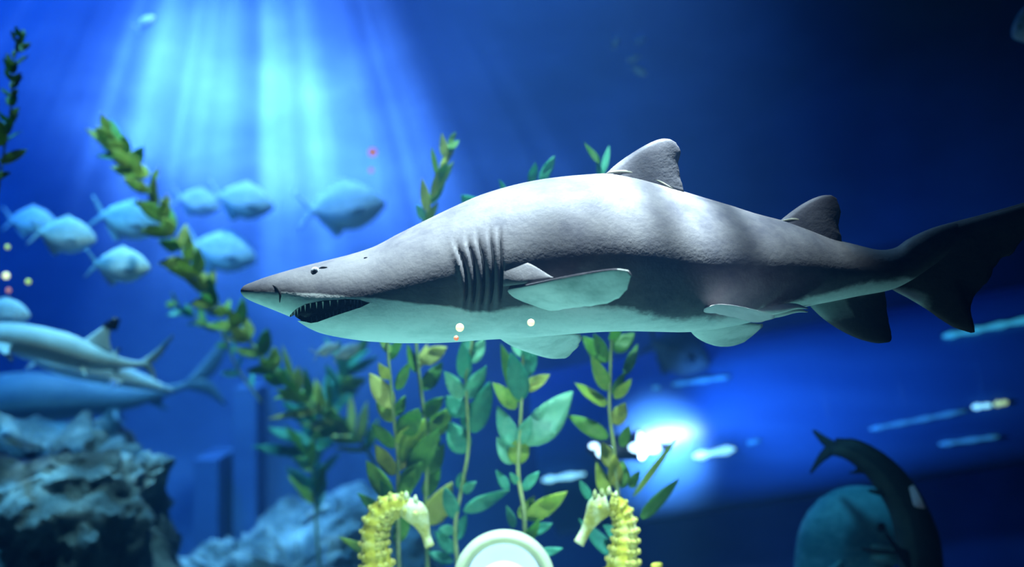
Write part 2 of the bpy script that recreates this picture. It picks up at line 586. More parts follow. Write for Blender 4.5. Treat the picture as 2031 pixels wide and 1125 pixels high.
def gill_x(g, y):
    """x of gill slit g at height y (px) on the flank"""
    (x0, y0), (x1, y1), (x2, y2) = g
    return (x0 * (y - y1) * (y - y2) / ((y0 - y1) * (y0 - y2)) + x1 * (y - y0) * (y - y2) / ((y1 - y0) * (y1 - y2))
            + x2 * (y - y0) * (y - y1) / ((y2 - y0) * (y2 - y1)))


def section(px):
    d = interp(X_D, DEP, px)
    t, b = interp(X_TOP, Y_TOP, px), interp(X_BOT, Y_BOT, px)
    return d, (px - 1015.5) / FPX * d, CAMZ - ((t + b) / 2 - 562.5) / FPX * d, (b - t) / 2 / FPX * d, interp(X_W, W, px) / FPX * d


def shoulder(px, up=True):
    return interp([478, 700, 1000, 1500, 1800], [1.0, 1.08, 1.3, 1.25, 1.0], px) if up else interp([478, 850, 1050, 1500, 1800], [1.0, 0.95, 0.72, 0.75, 0.9], px)


def flank(px, py, lift=0.0):
    """point on the near flank seen at (px, py)"""
    Y = interp(X_D, DEP, px)
    for _ in range(12):
        q = P(px, py, Y)
        spx = 1015.5 + q.x / interp(X_D, DEP, px) * FPX
        d, x, zc, h, w = section(spx)
        k = max(0.0, 1 - ((q.z - zc) / h) ** 2)
        Y = 0.5 * Y + 0.5 * (d - w * k ** (0.5 * shoulder(spx, q.z > zc)) - lift)
    return P(px, py, Y)


def shark():
    root = empty('shark', P(1100, 520, SY))
    tag(root, 'large grey shark filling the middle, with pale belly and open toothy mouth', 'shark')
    xs = []
    x = 478.0
    while x < 2220:
        xs.append(x)
        x += 2 if x < 500 else 6 if x < 880 else 2.2 if x < 1010 else 10 if x < 1700 else 8
    xs.append(2220)
    N = 72
    rings, belly = [], []
    for px in xs:
        d, x, zc, h, w = section(px)
        ring = []
        for j in range(N):
            a = 2 * math.pi * j / N
            off = 0.0
            cy, sz = math.cos(a), math.sin(a)
            yy, zz = d - w * math.copysign(abs(cy) ** shoulder(px, sz > 0), cy), zc + h * sz
            if 870 < px < 1020:
                q = Vector((x, yy, zz))
                ipx = 1015.5 + q.x / q.y * FPX
                ipy = 562.5 - (q.z - CAMZ) / q.y * FPX if cy > 0 else 562.5 - (q.z - CAMZ) / (2 * d - q.y) * FPX
                if cy <= 0:
                    ipx = 1015.5 + q.x / (2 * d - q.y) * FPX
                for g in GILLS:
                    if g[0][1] - 14 < ipy < g[2][1] + 12:
                        e = min(1, (ipy - g[0][1] + 14) / 26) * min(1, (g[2][1] + 12 - ipy) / 26)
                        dx = ipx - gill_x(g, ipy)
                        off += e * (0.007 * math.exp(-((dx + 7) / 5.5) ** 2) - 0.011 * math.exp(-((dx - 1) / 3.2) ** 2))
            ring.append(Vector((x, yy - off * cy, zz + off * sz * 0.3)))
        rings.append(ring)
    v, f = loft(rings)
    body = mesh('body', v, f, M['shark'])
    # mouth: carved from both sides so that the jaw stays part of the body
    poly = [(552, 640), (564, 628), (574, 620), (585, 612), (604, 603), (640, 596), (690, 593), (715, 595), (734, 601), (715, 610), (690, 618), (665, 626), (645, 633), (625, 640), (610, 642.5), (598, 640), (584, 638), (570, 640)]
    cv = [P(a, b, 3.22) + Vector((0, -0.25, 0)) for a, b in poly] + [P(a, b, 3.22) + Vector((0, 0.55, 0)) for a, b in poly]
    n = len(poly)
    cf = [tuple(range(n)), tuple(range(2 * n - 1, n - 1, -1))] + [(i, (i + 1) % n, n + (i + 1) % n, n + i) for i in range(n)]
    cut = mesh('cutter', cv, cf, M['shark'], smooth=False)
    cut.data.materials.append(M['mouth'])
    for p in cut.data.polygons:
        p.material_index = 1
    body.data.materials.append(M['mouth'])
    md = body.modifiers.new('mouth', 'BOOLEAN')
    md.object = cut
    md.operation = 'DIFFERENCE'
    md.solver = 'EXACT'
    dg = bpy.context.evaluated_depsgraph_get()
    me = bpy.data.meshes.new_from_object(body.evaluated_get(dg))
    body.modifiers.clear()
    body.data = me
    me.name = 'body'
    bpy.data.objects.remove(cut)
    vals = []
    for p in me.vertices:
        d0 = interp(X_D, DEP, 1015.5 + p.co.x / 3.4 * FPX)
        spx = 1015.5 + p.co.x / d0 * FPX
        spy = 562.5 - (p.co.z - CAMZ) / d0 * FPX
        soft = interp([478, 800, 1000, 1300, 1700], [14, 22, 34, 60, 46], spx)
        vals.append(max(0, min(1, 0.5 + (spy - interp(X_B, B_B, spx)) / soft)))
    at = me.attributes.get('belly') or me.attributes.new('belly', 'FLOAT', 'POINT')
    at.data.foreach_set('value', vals)
    me.polygons.foreach_set('use_smooth', [True] * len(me.polygons))
    me.set_sharp_from_angle(angle=math.radians(50))
    body.parent = root
    body.matrix_parent_inverse = Matrix.Translation(-Vector(root.location))

    # inside of the mouth, narrower than the jaw
    rings = []
    for px in range(588, 745, 6):
        d, x, zc, h, w = section(px)
        t = interp([586, 602, 620, 650, 690, 745], [622, 602, 594, 588, 586, 596], px)
        b = interp([586, 602, 620, 650, 690, 745], [628, 638, 644, 638, 626, 608], px)
        zc2, h2 = CAMZ - ((t + b) / 2 - 562.5) / FPX * d, (b - t) / 2 / FPX * d
        ww = w * 0.66 * min(1, (px - 570) / 40)
        rings.append([Vector((x, d - ww * math.cos(2 * math.pi * j / 16), zc2 + h2 * math.sin(2 * math.pi * j / 16))) for j in range(16)])
    v, f = loft(rings)
    tag(mesh('mouth_lining', v, f, M['mouth'], root), 'dark inside of the open mouth')

    # teeth
    tv = [(0.0022, 0, 0), (-0.0011, 0.0019, 0), (-0.0011, -0.0019, 0), (0.0014, 0, -0.008), (-0.0005, 0.001, -0.008), (-0.0005, -0.001, -0.008), (0, 0, -0.017)]
    tf = [(0, 1, 4, 3), (1, 2, 5, 4), (2, 0, 3, 5), (3, 4, 6), (4, 5, 6), (5, 3, 6), (0, 2, 1)]
    tooth = None
    up_line = [(578, 619), (600, 606), (640, 598), (690, 595), (716, 597)]
    lo_line = [(716, 610), (690, 617), (665, 625), (640, 634), (608, 641)]
    ups = spline([Vector((a, b, 0)) for a, b in up_line], 15)
    los = spline([Vector((a, b, 0)) for a, b in lo_line], 14)
    for row, flip in ((ups, 1), (los, -1)):
        for k, q in enumerate(row):
            for side in (1, -1):
                p = flank(q.x, q.y, -0.012)
                if side < 0:
                    d = interp(X_D, DEP, q.x)
                    p = Vector((p.x, 2 * d - p.y, p.z))
                if tooth is None:
                    tooth = mesh('tooth', tv, tf, M['tooth'], root, smooth=False)
                    t = tooth
                else:
                    t = tooth.copy()
                    COL.objects.link(t)
                s = (1.0 + 0.5 * ((k * 7) % 5) / 5) * (0.8 if flip < 0 else 1)
                t.matrix_world = Matrix.Translation(p) @ Matrix.Rotation(0.25 * side, 4, 'X') @ Matrix.Diagonal((s, s, s * flip, 1))
    # gill slits
    for g in GILLS:
        for side in (1, -1):
            pts, rr = [], []
            for k in range(13):
                y = g[0][1] + (g[2][1] - g[0][1]) * k / 12
                gx = gill_x(g, y) + 1
                p = flank(gx, y, -0.0065)
                if side < 0:
                    d = interp(X_D, DEP, gx)
                    p = Vector((p.x, 2 * d - p.y, p.z))
                pts.append(p)
                e = math.sin(math.pi * min(1, (k + 0.35) / 12.7)) ** 0.5 * (0.55 + 0.75 * (k / 12))
                rr.append((0.0065 * e, 0.0045 * e))
            v, f = tube(pts, rr, 8, Vector((1, 0, 0)))
            mesh('gill_slit', v, f, M['gill'], root)
    # eyes
    for side in (1, -1):
        c = flank(625, 538, -0.005)
        d = interp(X_D, DEP, 625)
        nrm = Vector((0.17, -0.98, 0.04)).normalized()
        if side < 0:
            c = Vector((c.x, 2 * d - c.y, c.z))
            nrm.y *= -1
        e = mesh('eye', *uv_ball(c, 0.0130, 20, 12), M['eye_white'], root)
        for nm, r0, up, mt in (('iris', 0.0100, 0.0108, M['eye_iris']), ('pupil', 0.0060, 0.0128, M['black'])):
            ctr = c + nrm * up
            q = nrm.to_track_quat('Z', 'Y').to_matrix()
            vv = [ctr + q @ Vector((r0 * math.cos(2 * math.pi * j / 20), r0 * math.sin(2 * math.pi * j / 20), -0.004)) for j in range(20)]
            vv += [ctr + q @ Vector((r0 * 0.7 * math.cos(2 * math.pi * j / 20), r0 * 0.7 * math.sin(2 * math.pi * j / 20), 0.0015)) for j in range(20)]
            ff = [(j, (j + 1) % 20, 20 + (j + 1) % 20, 20 + j) for j in range(20)] + [tuple(range(20, 40)), tuple(range(19, -1, -1))]
            mesh(nm, vv, ff, mt, root)
        # lid fold behind and above the eye
        pts = [flank(a, b, 0.001) for a, b in ((633, 532), (637, 531), (641, 530.5), (645, 530.5), (649, 530.5))]
        if side < 0:
            pts = [Vector((p.x, 2 * d - p.y, p.z)) for p in pts]
        v, f = tube(spline(pts, 12), [0.003 * math.sin(math.pi * (k + 0.5) / 12) + 0.0006 for k in range(12)], 6)
        mesh('eyelid', v, f, M['gill'], root)
        pts = [flank(a, b, -0.001) for a, b in ((541, 566), (551, 573), (556, 585), (555, 600))]
        if side < 0:
            pts = [Vector((p.x, 2 * d - p.y, p.z)) for p in pts]
        v, f = tube(spline(pts, 12), [0.004 * math.sin(math.pi * (k + 0.6) / 12.4) + 0.0008 for k in range(12)], 8)
        mesh('nostril', v, f, M['gill'], root)
    # spiracle
    v, f = uv_ball(flank(726, 512, -0.001), 0.005, 8, 6, (1.4, 0.5, 0.7))
    mesh('spiracle', v, f, M['gill'], root)

    def pp(lst):
        return [P(a, b, c) for a, b, c in lst]

    def two(lst, d):
        return [P(a, b, d) for a, b in lst]
    # dorsal fins
    v, f, s = plate(two([(1190, 356), (1222, 326), (1258, 301), (1290, 283), (1312, 275.5), (1328, 276)], 3.385), two([(1352, 388), (1357, 377), (1350, 352), (1347, 325), (1350, 300), (1342, 284)], 3.385), 0.02, (0, 1, 0), 30, 10, 0.2, ragged=0.004, rs=2)
    mesh('dorsal_fin', v, f, M['fin'], root, belly=[0] * len(v))
    v, f, s = plate(two([(1536, 447), (1572, 418), (1602, 399), (1628, 388.5), (1648, 387)], 3.43), two([(1668, 486), (1670, 474), (1664, 450), (1668, 420), (1660, 394)], 3.43), 0.017, (0, 1, 0), 24, 10, 0.2, ragged=0.003, rs=3)
    mesh('dorsal_fin', v, f, M['fin'], root, belly=[0] * len(v))
    for path, d0 in (([(1203, 343), (1232, 341), (1266, 346), (1302, 358), (1336, 375)], 3.373), ([(1546, 439), (1576, 436), (1604, 443), (1628, 457), (1646, 473)], 3.421)):
        pts = spline([P(a, b, d0) for a, b in path], 16)
        v, f = tube(pts, [(0.0075 * math.sin(math.pi * (k + 0.4) / 15.8) + 0.0005, 0.0035 * math.sin(math.pi * (k + 0.4) / 15.8) + 0.0005) for k in range(16)], 10)
        tag(mesh('fin_base_fold', v, f, M['fold'], root), 'pale yellowish skin fold at the fin base')
    # anal fin
    v, f, s = plate(two([(1596, 596), (1630, 630), (1668, 656), (1705, 673), (1738, 681), (1757, 680)], 3.46), two([(1752, 566), (1757, 590), (1761, 620), (1765, 648), (1770, 668), (1766, 678)], 3.46), 0.018, (0, 1, 0), 24, 10, 0.2, ragged=0.003, rs=4)
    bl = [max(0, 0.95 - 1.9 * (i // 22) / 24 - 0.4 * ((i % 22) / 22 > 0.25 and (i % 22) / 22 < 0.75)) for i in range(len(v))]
    mesh('anal_fin', v, f, M['fin_dark'], root, belly=bl)
    # tail fin
    v, f, s = plate(two([(1765, 500), (1800, 478), (1850, 455), (1900, 441), (1950, 428), (2031, 405), (2120, 381), (2225, 350)], 3.49),
                    two([(1762, 570), (1830, 610), (1880, 644), (1927, 662), (1933, 650), (1925, 612), (1938, 582), (1962, 556), (1972, 532), (1990, 512), (2006, 507), (2031, 476), (2080, 452), (2140, 428), (2165, 405), (2200, 400), (2228, 352)], 3.49),
                    0.022, (0, 1, 0), 60, 12, 0.25, power=0.6, ragged=0.004, rs=5)
    bl = []
    for p in v:
        px = 1015.5 + p.x / p.y * FPX
        py = 562.5 - (p.z - CAMZ) / p.y * FPX
        bl.append(max(0, min(1, (py - 548) / 40)) * max(0, min(1, (1890 - px) / 90)) * 0.7)
    mesh('tail_fin', v, f, M['fin_tail'], root, belly=bl)
    # near pectoral fin: tip raised, so that the pale underside shows
    L = [flank(990, 574, -0.012), flank(1045, 564, 0.025)] + pp([(1110, 550, 3.1), (1170, 539, 3.05), (1218, 533, 3.0), (1246, 536, 2.98)])
    T = [flank(1045, 620, -0.014), flank(1098, 617, 0.004)] + pp([(1150, 611, 3.14), (1204, 604, 3.08), (1240, 582, 3.02), (1254, 548, 2.98)])
    nrm = (T[2] - L[2]).cross(L[4] - L[1]).normalized()
    if nrm.y > 0:
        nrm = -nrm
    v, f, s = plate(L, T, 0.011, nrm, 26, 12, 0.2, ragged=0.006, rs=6)
    bl = [0.92 if k else 0.0 for k in s]
    for i in range(len(v)):
        u = (i % 26)
        u = u / 12 if u < 13 else (25 - u) / 12
        if s[i] and (u < 0.04):
            bl[i] = 0.0
        if s[i] and i // 26 > 20:
            bl[i] = 0.62
    mesh('pectoral_fin', v, f, M['fin'], root, belly=bl)
    # fleshy root of the fin above its leading edge
    L = [flank(998, 568, 0.002), flank(1045, 562, 0.024), flank(1098, 551, 0.05)]
    T = [flank(1000, 528, -0.006), flank(1042, 520, -0.003), flank(1095, 549, 0.044)]
    v, f, s = plate(L, T, 0.007, (0, -1, 0.5), 14, 8, 0.3)
    mesh('fin_root', v, f, M['shark'], root, belly=[0] * len(v))
    # far pectoral fin hanging below the belly
    L = pp([(975, 660, 3.46), (1010, 684, 3.5), (1050, 700, 3.55), (1090, 711, 3.6), (1118, 711, 3.62)])
    T = pp([(1090, 652, 3.44), (1120, 660, 3.5), (1153, 664, 3.56), (1150, 684, 3.6), (1132, 704, 3.62)])
    nrm = (T[1] - L[1]).cross(L[3] - L[1]).normalized()
    if nrm.y > 0:
        nrm = -nrm
    v, f, s = plate(L, T, 0.014, nrm, 22, 10, 0.2, ragged=0.008, rs=7)
    mesh('pectoral_fin', v, f, M['fin'], root, belly=[0.8 if k else 0 for k in s])
    # pelvic fins
    L = pp([(1396, 613, 3.27), (1420, 604, 3.22), (1455, 606, 3.17), (1500, 615, 3.13), (1536, 626, 3.12)])
    T = pp([(1398, 619, 3.29), (1430, 625, 3.25), (1465, 633, 3.21), (1500, 641, 3.19), (1536, 632, 3.14)])
    v, f, s = plate(L, T, 0.008, (0.1, -0.5, 0.85), 18, 8, 0.3, ragged=0.004, rs=8)
    mesh('pelvic_fin', v, f, M['fin_lit'], root, belly=[0] * len(v))
    L = pp([(1362, 650, 3.42), (1385, 672, 3.46), (1418, 686, 3.5), (1450, 687, 3.52), (1472, 680, 3.53)])
    T = pp([(1450, 634, 3.38), (1480, 640, 3.42), (1514, 643, 3.46), (1505, 656, 3.5), (1482, 674, 3.53)])
    nrm = (T[1] - L[1]).cross(L[3] - L[1]).normalized()
    if nrm.y > 0:
        nrm = -nrm
    v, f, s = plate(L, T, 0.012, nrm, 20, 10, 0.2, ragged=0.004, rs=9)
    mesh('pelvic_fin', v, f, M['fin'], root, belly=[0.75 if k else 0 for k in s])
    for dz, dy in ((0, 0), (7, 0.05)):
        pts = spline([P(1490, 618 + dz, 3.34 + dy), P(1535, 615 + dz, 3.33 + dy), P(1575, 608 + dz, 3.34 + dy), P(1602, 612 + dz, 3.35 + dy)], 14)
        v, f = tube(pts, [0.014 * math.sin(math.pi * min(1, (k + 4) / 18)) * (1 - (k / 15) ** 3) + 0.001 for k in range(14)], 10)
        mesh('clasper', v, f, M['fin'], root, belly=[0.9] * len(v))
    return root


M['fin_tail'] = mat_countershade('shark_tail_fin', (0.055, 0.053, 0.06), (0.11, 0.105, 0.11), (0.55, 0.6, 0.58), (0.3, 0.35, 0.34), blot=0.3)
M['fold'] = mat_noise('fold_skin', [(0.3, (0.15, 0.145, 0.12)), (0.7, (0.24, 0.23, 0.17))], 20, 0.6)
M['fin_lit'] = mat_countershade('shark_fin_lit', (0.42, 0.37, 0.38), (0.62, 0.55, 0.55), (0.8, 0.83, 0.78), (0.5, 0.58, 0.55), blot=0.1)  # near pelvic fin: light on its upper side put into the colour
shark()


# ------------------------------------------------------------------ reef rocks
def rock(name, outline, Y, depth, label, cat='rock', seed=1, group=None, mat='rock', sub=5, amp=0.16, base=FLOOR):
    """a boulder: outline gives its width and crest (px) at distance Y, it stands on the tank bed"""
    from mathutils import noise as mn
    xs = [a for a, b in outline]
    zs = [b for a, b in outline]
    x0, x1 = P(xs[0], 0, Y).x, P(xs[-1], 0, Y).x
    root_c = Vector(((x0 + x1) / 2, Y, base))
    bm = bmesh.new()
    bmesh.ops.create_icosphere(bm, subdivisions=sub, radius=1.0)
    sd = Vector((seed * 3.7, seed * 1.3, seed * 7.1))
    for v in bm.verts:
        n = v.co.copy()
        u = (n.x * 1.02 + 1) / 2
        px = xs[0] + max(0, min(1, u)) * (xs[-1] - xs[0])
        top = P(px, interp(xs, zs, px), Y).z
        rad = math.sqrt(max(0.0, 1 - n.x * n.x))
        # flattened crest: superellipse in section
        c = n.z / max(rad, 1e-3)
        flat = (abs(c) ** 0.55) * (1 if c > 0 else -1)
        mid = (top + base) / 2
        hh = (top - base) / 2 + 0.05
        q = Vector((root_c.x + n.x * (x1 - x0) / 2, Y + n.y * depth * (0.6 + 0.4 * rad), mid + hh * flat * min(1, rad * 2.2 + 0.12)))
        d = mn.fractal(q * 1.7 + sd, 0.75, 2.1, 6) * amp
        r = mn.ridged_multi_fractal(q * 2.3 + sd, 0.8, 2.0, 5, 1.0, 2.0) * amp * 0.5
        cell = mn.cell(q * 3.0) * 0.0
        v.co = q + n * (d - 0.5 * amp + r * 0.6 - amp * 0.3 + cell)
        if v.co.z < base - 0.02:
            v.co.z = base - 0.02
    me = bpy.data.meshes.new(name)
    bm.to_mesh(me)
    bm.free()
    me.polygons.foreach_set('use_smooth', [True] * len(me.polygons))
    me.set_sharp_from_angle(angle=math.radians(38))
    me.materials.append(M[mat])
    o = link(name, me)
    return tag(o, label, cat, group)


rock('reef_rock', [(-420, 900), (-250, 860), (-60, 838), (20, 842), (90, 880), (170, 858), (220, 880), (300, 905), (360, 925), (392, 1000)], 6.3, 0.9,
     'big craggy reef rock with pale blue lit crest at the lower left', seed=2, amp=0.2, sub=6)
rock('reef_rock', [(300, 1100), (400, 1068), (470, 1030), (530, 1028), (600, 1050), (660, 1030), (720, 1010), (800, 1030), (880, 1080)], 7.6, 0.8,
     'low blue reef rock behind the kelp, beside the big craggy rock', seed=5, amp=0.26, sub=6)
rock('reef_rock', [(560, 1010), (620, 985), (680, 968), (730, 985), (780, 1020)], 9.0, 0.35,
     'small dim rock rising behind the low blue reef rock', seed=9, amp=0.12)
# the ledge that carries the decoration, just under the picture's lower edge
rock('ledge_rock', [(520, 1240), (640, 1190), (800, 1180), (1000, 1195), (1200, 1180), (1380, 1190), (1500, 1250)], 4.4, 0.75,
     'rock ledge under the kelp, seahorses and round lamp', seed=12, amp=0.06)
LEDGE = P(1000, 1185, 4.4).z - 0.06
# pale broken coral stick leaning on the low rock
pts = spline([P(600, 1040, 7.1), P(622, 1020, 7.05), P(652, 1004, 7.0)], 8)
v, f = tube(pts, [0.02, 0.028, 0.026, 0.03, 0.026, 0.03, 0.026, 0.012], 8)
tag(mesh('coral_stick', v, f, M['silver_fin']), 'pale broken coral stick leaning on the low blue rock', 'coral')


# ------------------------------------------------------------------ fish
def fish_mesh_parts(name, deep, mat, fmat, tail_spread=0.2, detail=True):
    """a fish 1 m long swimming towards +x, centre at the origin; returns its root"""
    root = empty(name)
    xs = [0.5, 0.485, 0.44, 0.36, 0.24, 0.1, -0.05, -0.2, -0.3, -0.37, -0.4]
    top = [0.0, 0.05, 0.14, 0.25, 0.36, 0.42, 0.40, 0.28, 0.16, 0.08, 0.06]
    bot = [0.0, -0.05, -0.12, -0.22, -0.32, -0.38, -0.36, -0.25, -0.13, -0.07, -0.055]
    wid = [0.0, 0.03, 0.08, 0.12, 0.15, 0.16, 0.14, 0.10, 0.06, 0.035, 0.02]
    rx = list(reversed(xs))
    rings, bl = [], []
    n = 20
    for k in range(34):
        x = -0.4 + 0.9 * (1 - (1 - k / 33) ** 1.25)
        t = interp(rx, list(reversed(top)), x) * deep * 1.15 + 0.004
        b = interp(rx, list(reversed(bot)), x) * deep * 1.15 - 0.004
        w = interp(rx, list(reversed(wid)), x) * (0.5 + 0.5 * deep) + 0.002
        ring = []
        for j in range(n):
            a = 2 * math.pi * j / n
            ring.append(Vector((x, -w * math.cos(a), (t + b) / 2 + (t - b) / 2 * math.sin(a))))
            bl.append(max(0, min(1, 0.5 - math.sin(a) * 0.9)))
        rings.append(ring)
    v, f = loft(rings)
    mesh('body', v, f, M[mat], root, belly=bl)
    D = deep
    v, f, s = plate([(-0.36, 0, 0.05), (-0.43, 0, 0.13), (-0.56, 0, 0.26)], [(-0.36, 0, -0.05), (-0.41, 0, 0.0), (-0.58, 0, 0.25)], 0.012, (0, 1, 0), 10, 4)
    tf_ = mesh('tail_fin', v, f, M[fmat], root)
    v, f, s = plate([(-0.36, 0, -0.05), (-0.43, 0, -0.12), (-0.55, 0, -0.24)], [(-0.36, 0, 0.05), (-0.41, 0, 0.0), (-0.57, 0, -0.23)], 0.012, (0, 1, 0), 10, 4)
    mesh('tail_lobe', v, f, M[fmat], root)
    v, f, s = plate([(0.15, 0, 0.36 * D), (0.1, 0, 0.50 * D), (0.02, 0, 0.56 * D)], [(-0.33, 0, 0.10 * D), (-0.30, 0, 0.24 * D), (-0.06, 0, 0.50 * D)], 0.014, (0, 1, 0), 9, 6)
    mesh('dorsal_fin', v, f, M[fmat], root)
    v, f, s = plate([(0.0, 0, -0.36 * D), (-0.06, 0, -0.5 * D), (-0.12, 0, -0.56 * D)], [(-0.33, 0, -0.09 * D), (-0.30, 0, -0.22 * D), (-0.16, 0, -0.5 * D)], 0.014, (0, 1, 0), 9, 6)
    mesh('anal_fin', v, f, M[fmat], root)
    for sd in (1, -1):
        v, f, s = plate([(0.22, -0.12 * sd, 0.0), (0.12, -0.2 * sd, -0.02), (0.0, -0.23 * sd, -0.06)], [(0.20, -0.12 * sd, -0.09), (0.1, -0.18 * sd, -0.1), (0.0, -0.22 * sd, -0.08)], 0.008, (0.2, 1, 0.3), 8, 4)
        mesh('pectoral_fin', v, f, M[fmat], root)
        v, f = uv_ball((0.385, -0.085 * sd * (0.5 + 0.5 * deep), 0.075 * deep * 1.4), 0.028, 10, 8, (1, 0.6, 1))
        mesh('eye', v, f, M['black'], root)
    return root


def put(root, px, py, Y, length_px, pitch=0.0, yaw=0.0, flip=False, roll=0.0):
    L = length_px / FPX * Y
    root.location = P(px, py, Y)
    root.scale = (L, L, L)
    root.rotation_euler = (math.radians(roll), -math.radians(pitch) * (1 if not flip else -1), math.radians(yaw + (180 if flip else 0)))


G1 = 'pale deep-bodied fish swimming in the blue haze'
fish0 = fish_mesh_parts('silver_fish', 0.62, 'silver', 'silver_fin')
FISH = [
    (128, 468, 6.4, 122, -8, 12, 'pale silver fish just below the faint fish at far left'),
    (62, 440, 7.8, 96, -4, 10, 'faint dim fish half hidden above the pale silver fish at far left'),
    (238, 528, 6.3, 118, -4, 8, 'bright-backed silver fish swimming alone below the others at left'),
    (255, 438, 7.0, 132, -12, 15, 'silver fish with raised tail beside the yellow kelp strand'),
    (440, 500, 8.2, 138, -14, 18, 'pale fish with arched back just left above the shark snout'),
    (482, 400, 8.2, 124, -10, 20, 'pale fish swimming inside the white light rays, higher than the rest'),
    (392, 402, 8.6, 92, -12, 20, 'faint fish behind the tail of the fish in the light rays'),
    (682, 412, 8.2, 168, 6, 12, 'broad pale fish right above the shark head'),
    (8, 622, 6.0, 100, -6, 10, 'silver fish cut off by the left picture edge above the reef shark'),
    (1345, 700, 7.6, 150, -20, 20, 'dim blue fish below the shark between belly and tail'),
]
for i, (px, py, Y, ln, pitch, yaw, lab) in enumerate(FISH):
    o = fish0 if i == 0 else copy_tree(fish0)
    put(o, px, py, Y, ln, pitch, yaw)
    tag(o, lab, 'fish', G1)
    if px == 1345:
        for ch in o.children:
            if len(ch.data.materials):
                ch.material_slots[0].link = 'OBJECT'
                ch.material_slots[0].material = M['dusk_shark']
fish1 = fish_mesh_parts('small_fish', 0.42, 'silver', 'silver_fin')
SMALL = [
    (648, 694, 5.6, 56, 20, 20, False, 'small lilac fish just under the shark chin, left of its twin'),
    (688, 698, 5.6, 62, 25, 10, False, 'small lilac fish under the shark chin, right of its twin'),
    (1220, 84, 7.4, 26, 70, 10, False, 'tiny pale fish leftmost of the four above the dorsal fin'),
    (1268, 80, 7.8, 26, 10, 10, False, 'tiny pale fish topmost of the four above the dorsal fin'),
    (1256, 116, 7.4, 28, 20, 10, True, 'tiny pale fish in the middle of the four above the dorsal fin'),
    (1268, 140, 7.4, 34, -30, 10, False, 'tiny pale fish lowest of the four above the dorsal fin'),
    (288, 44, 8.0, 44, 40, 20, False, 'small faint fish near the top, left of the light rays'),
]
for i, (px, py, Y, ln, pitch, yaw, fl, lab) in enumerate(SMALL):
    o = fish1 if i == 0 else copy_tree(fish1)
    put(o, px, py, Y, ln, pitch, yaw, fl)
    tag(o, lab, 'fish', 'small fish scattered in the water')


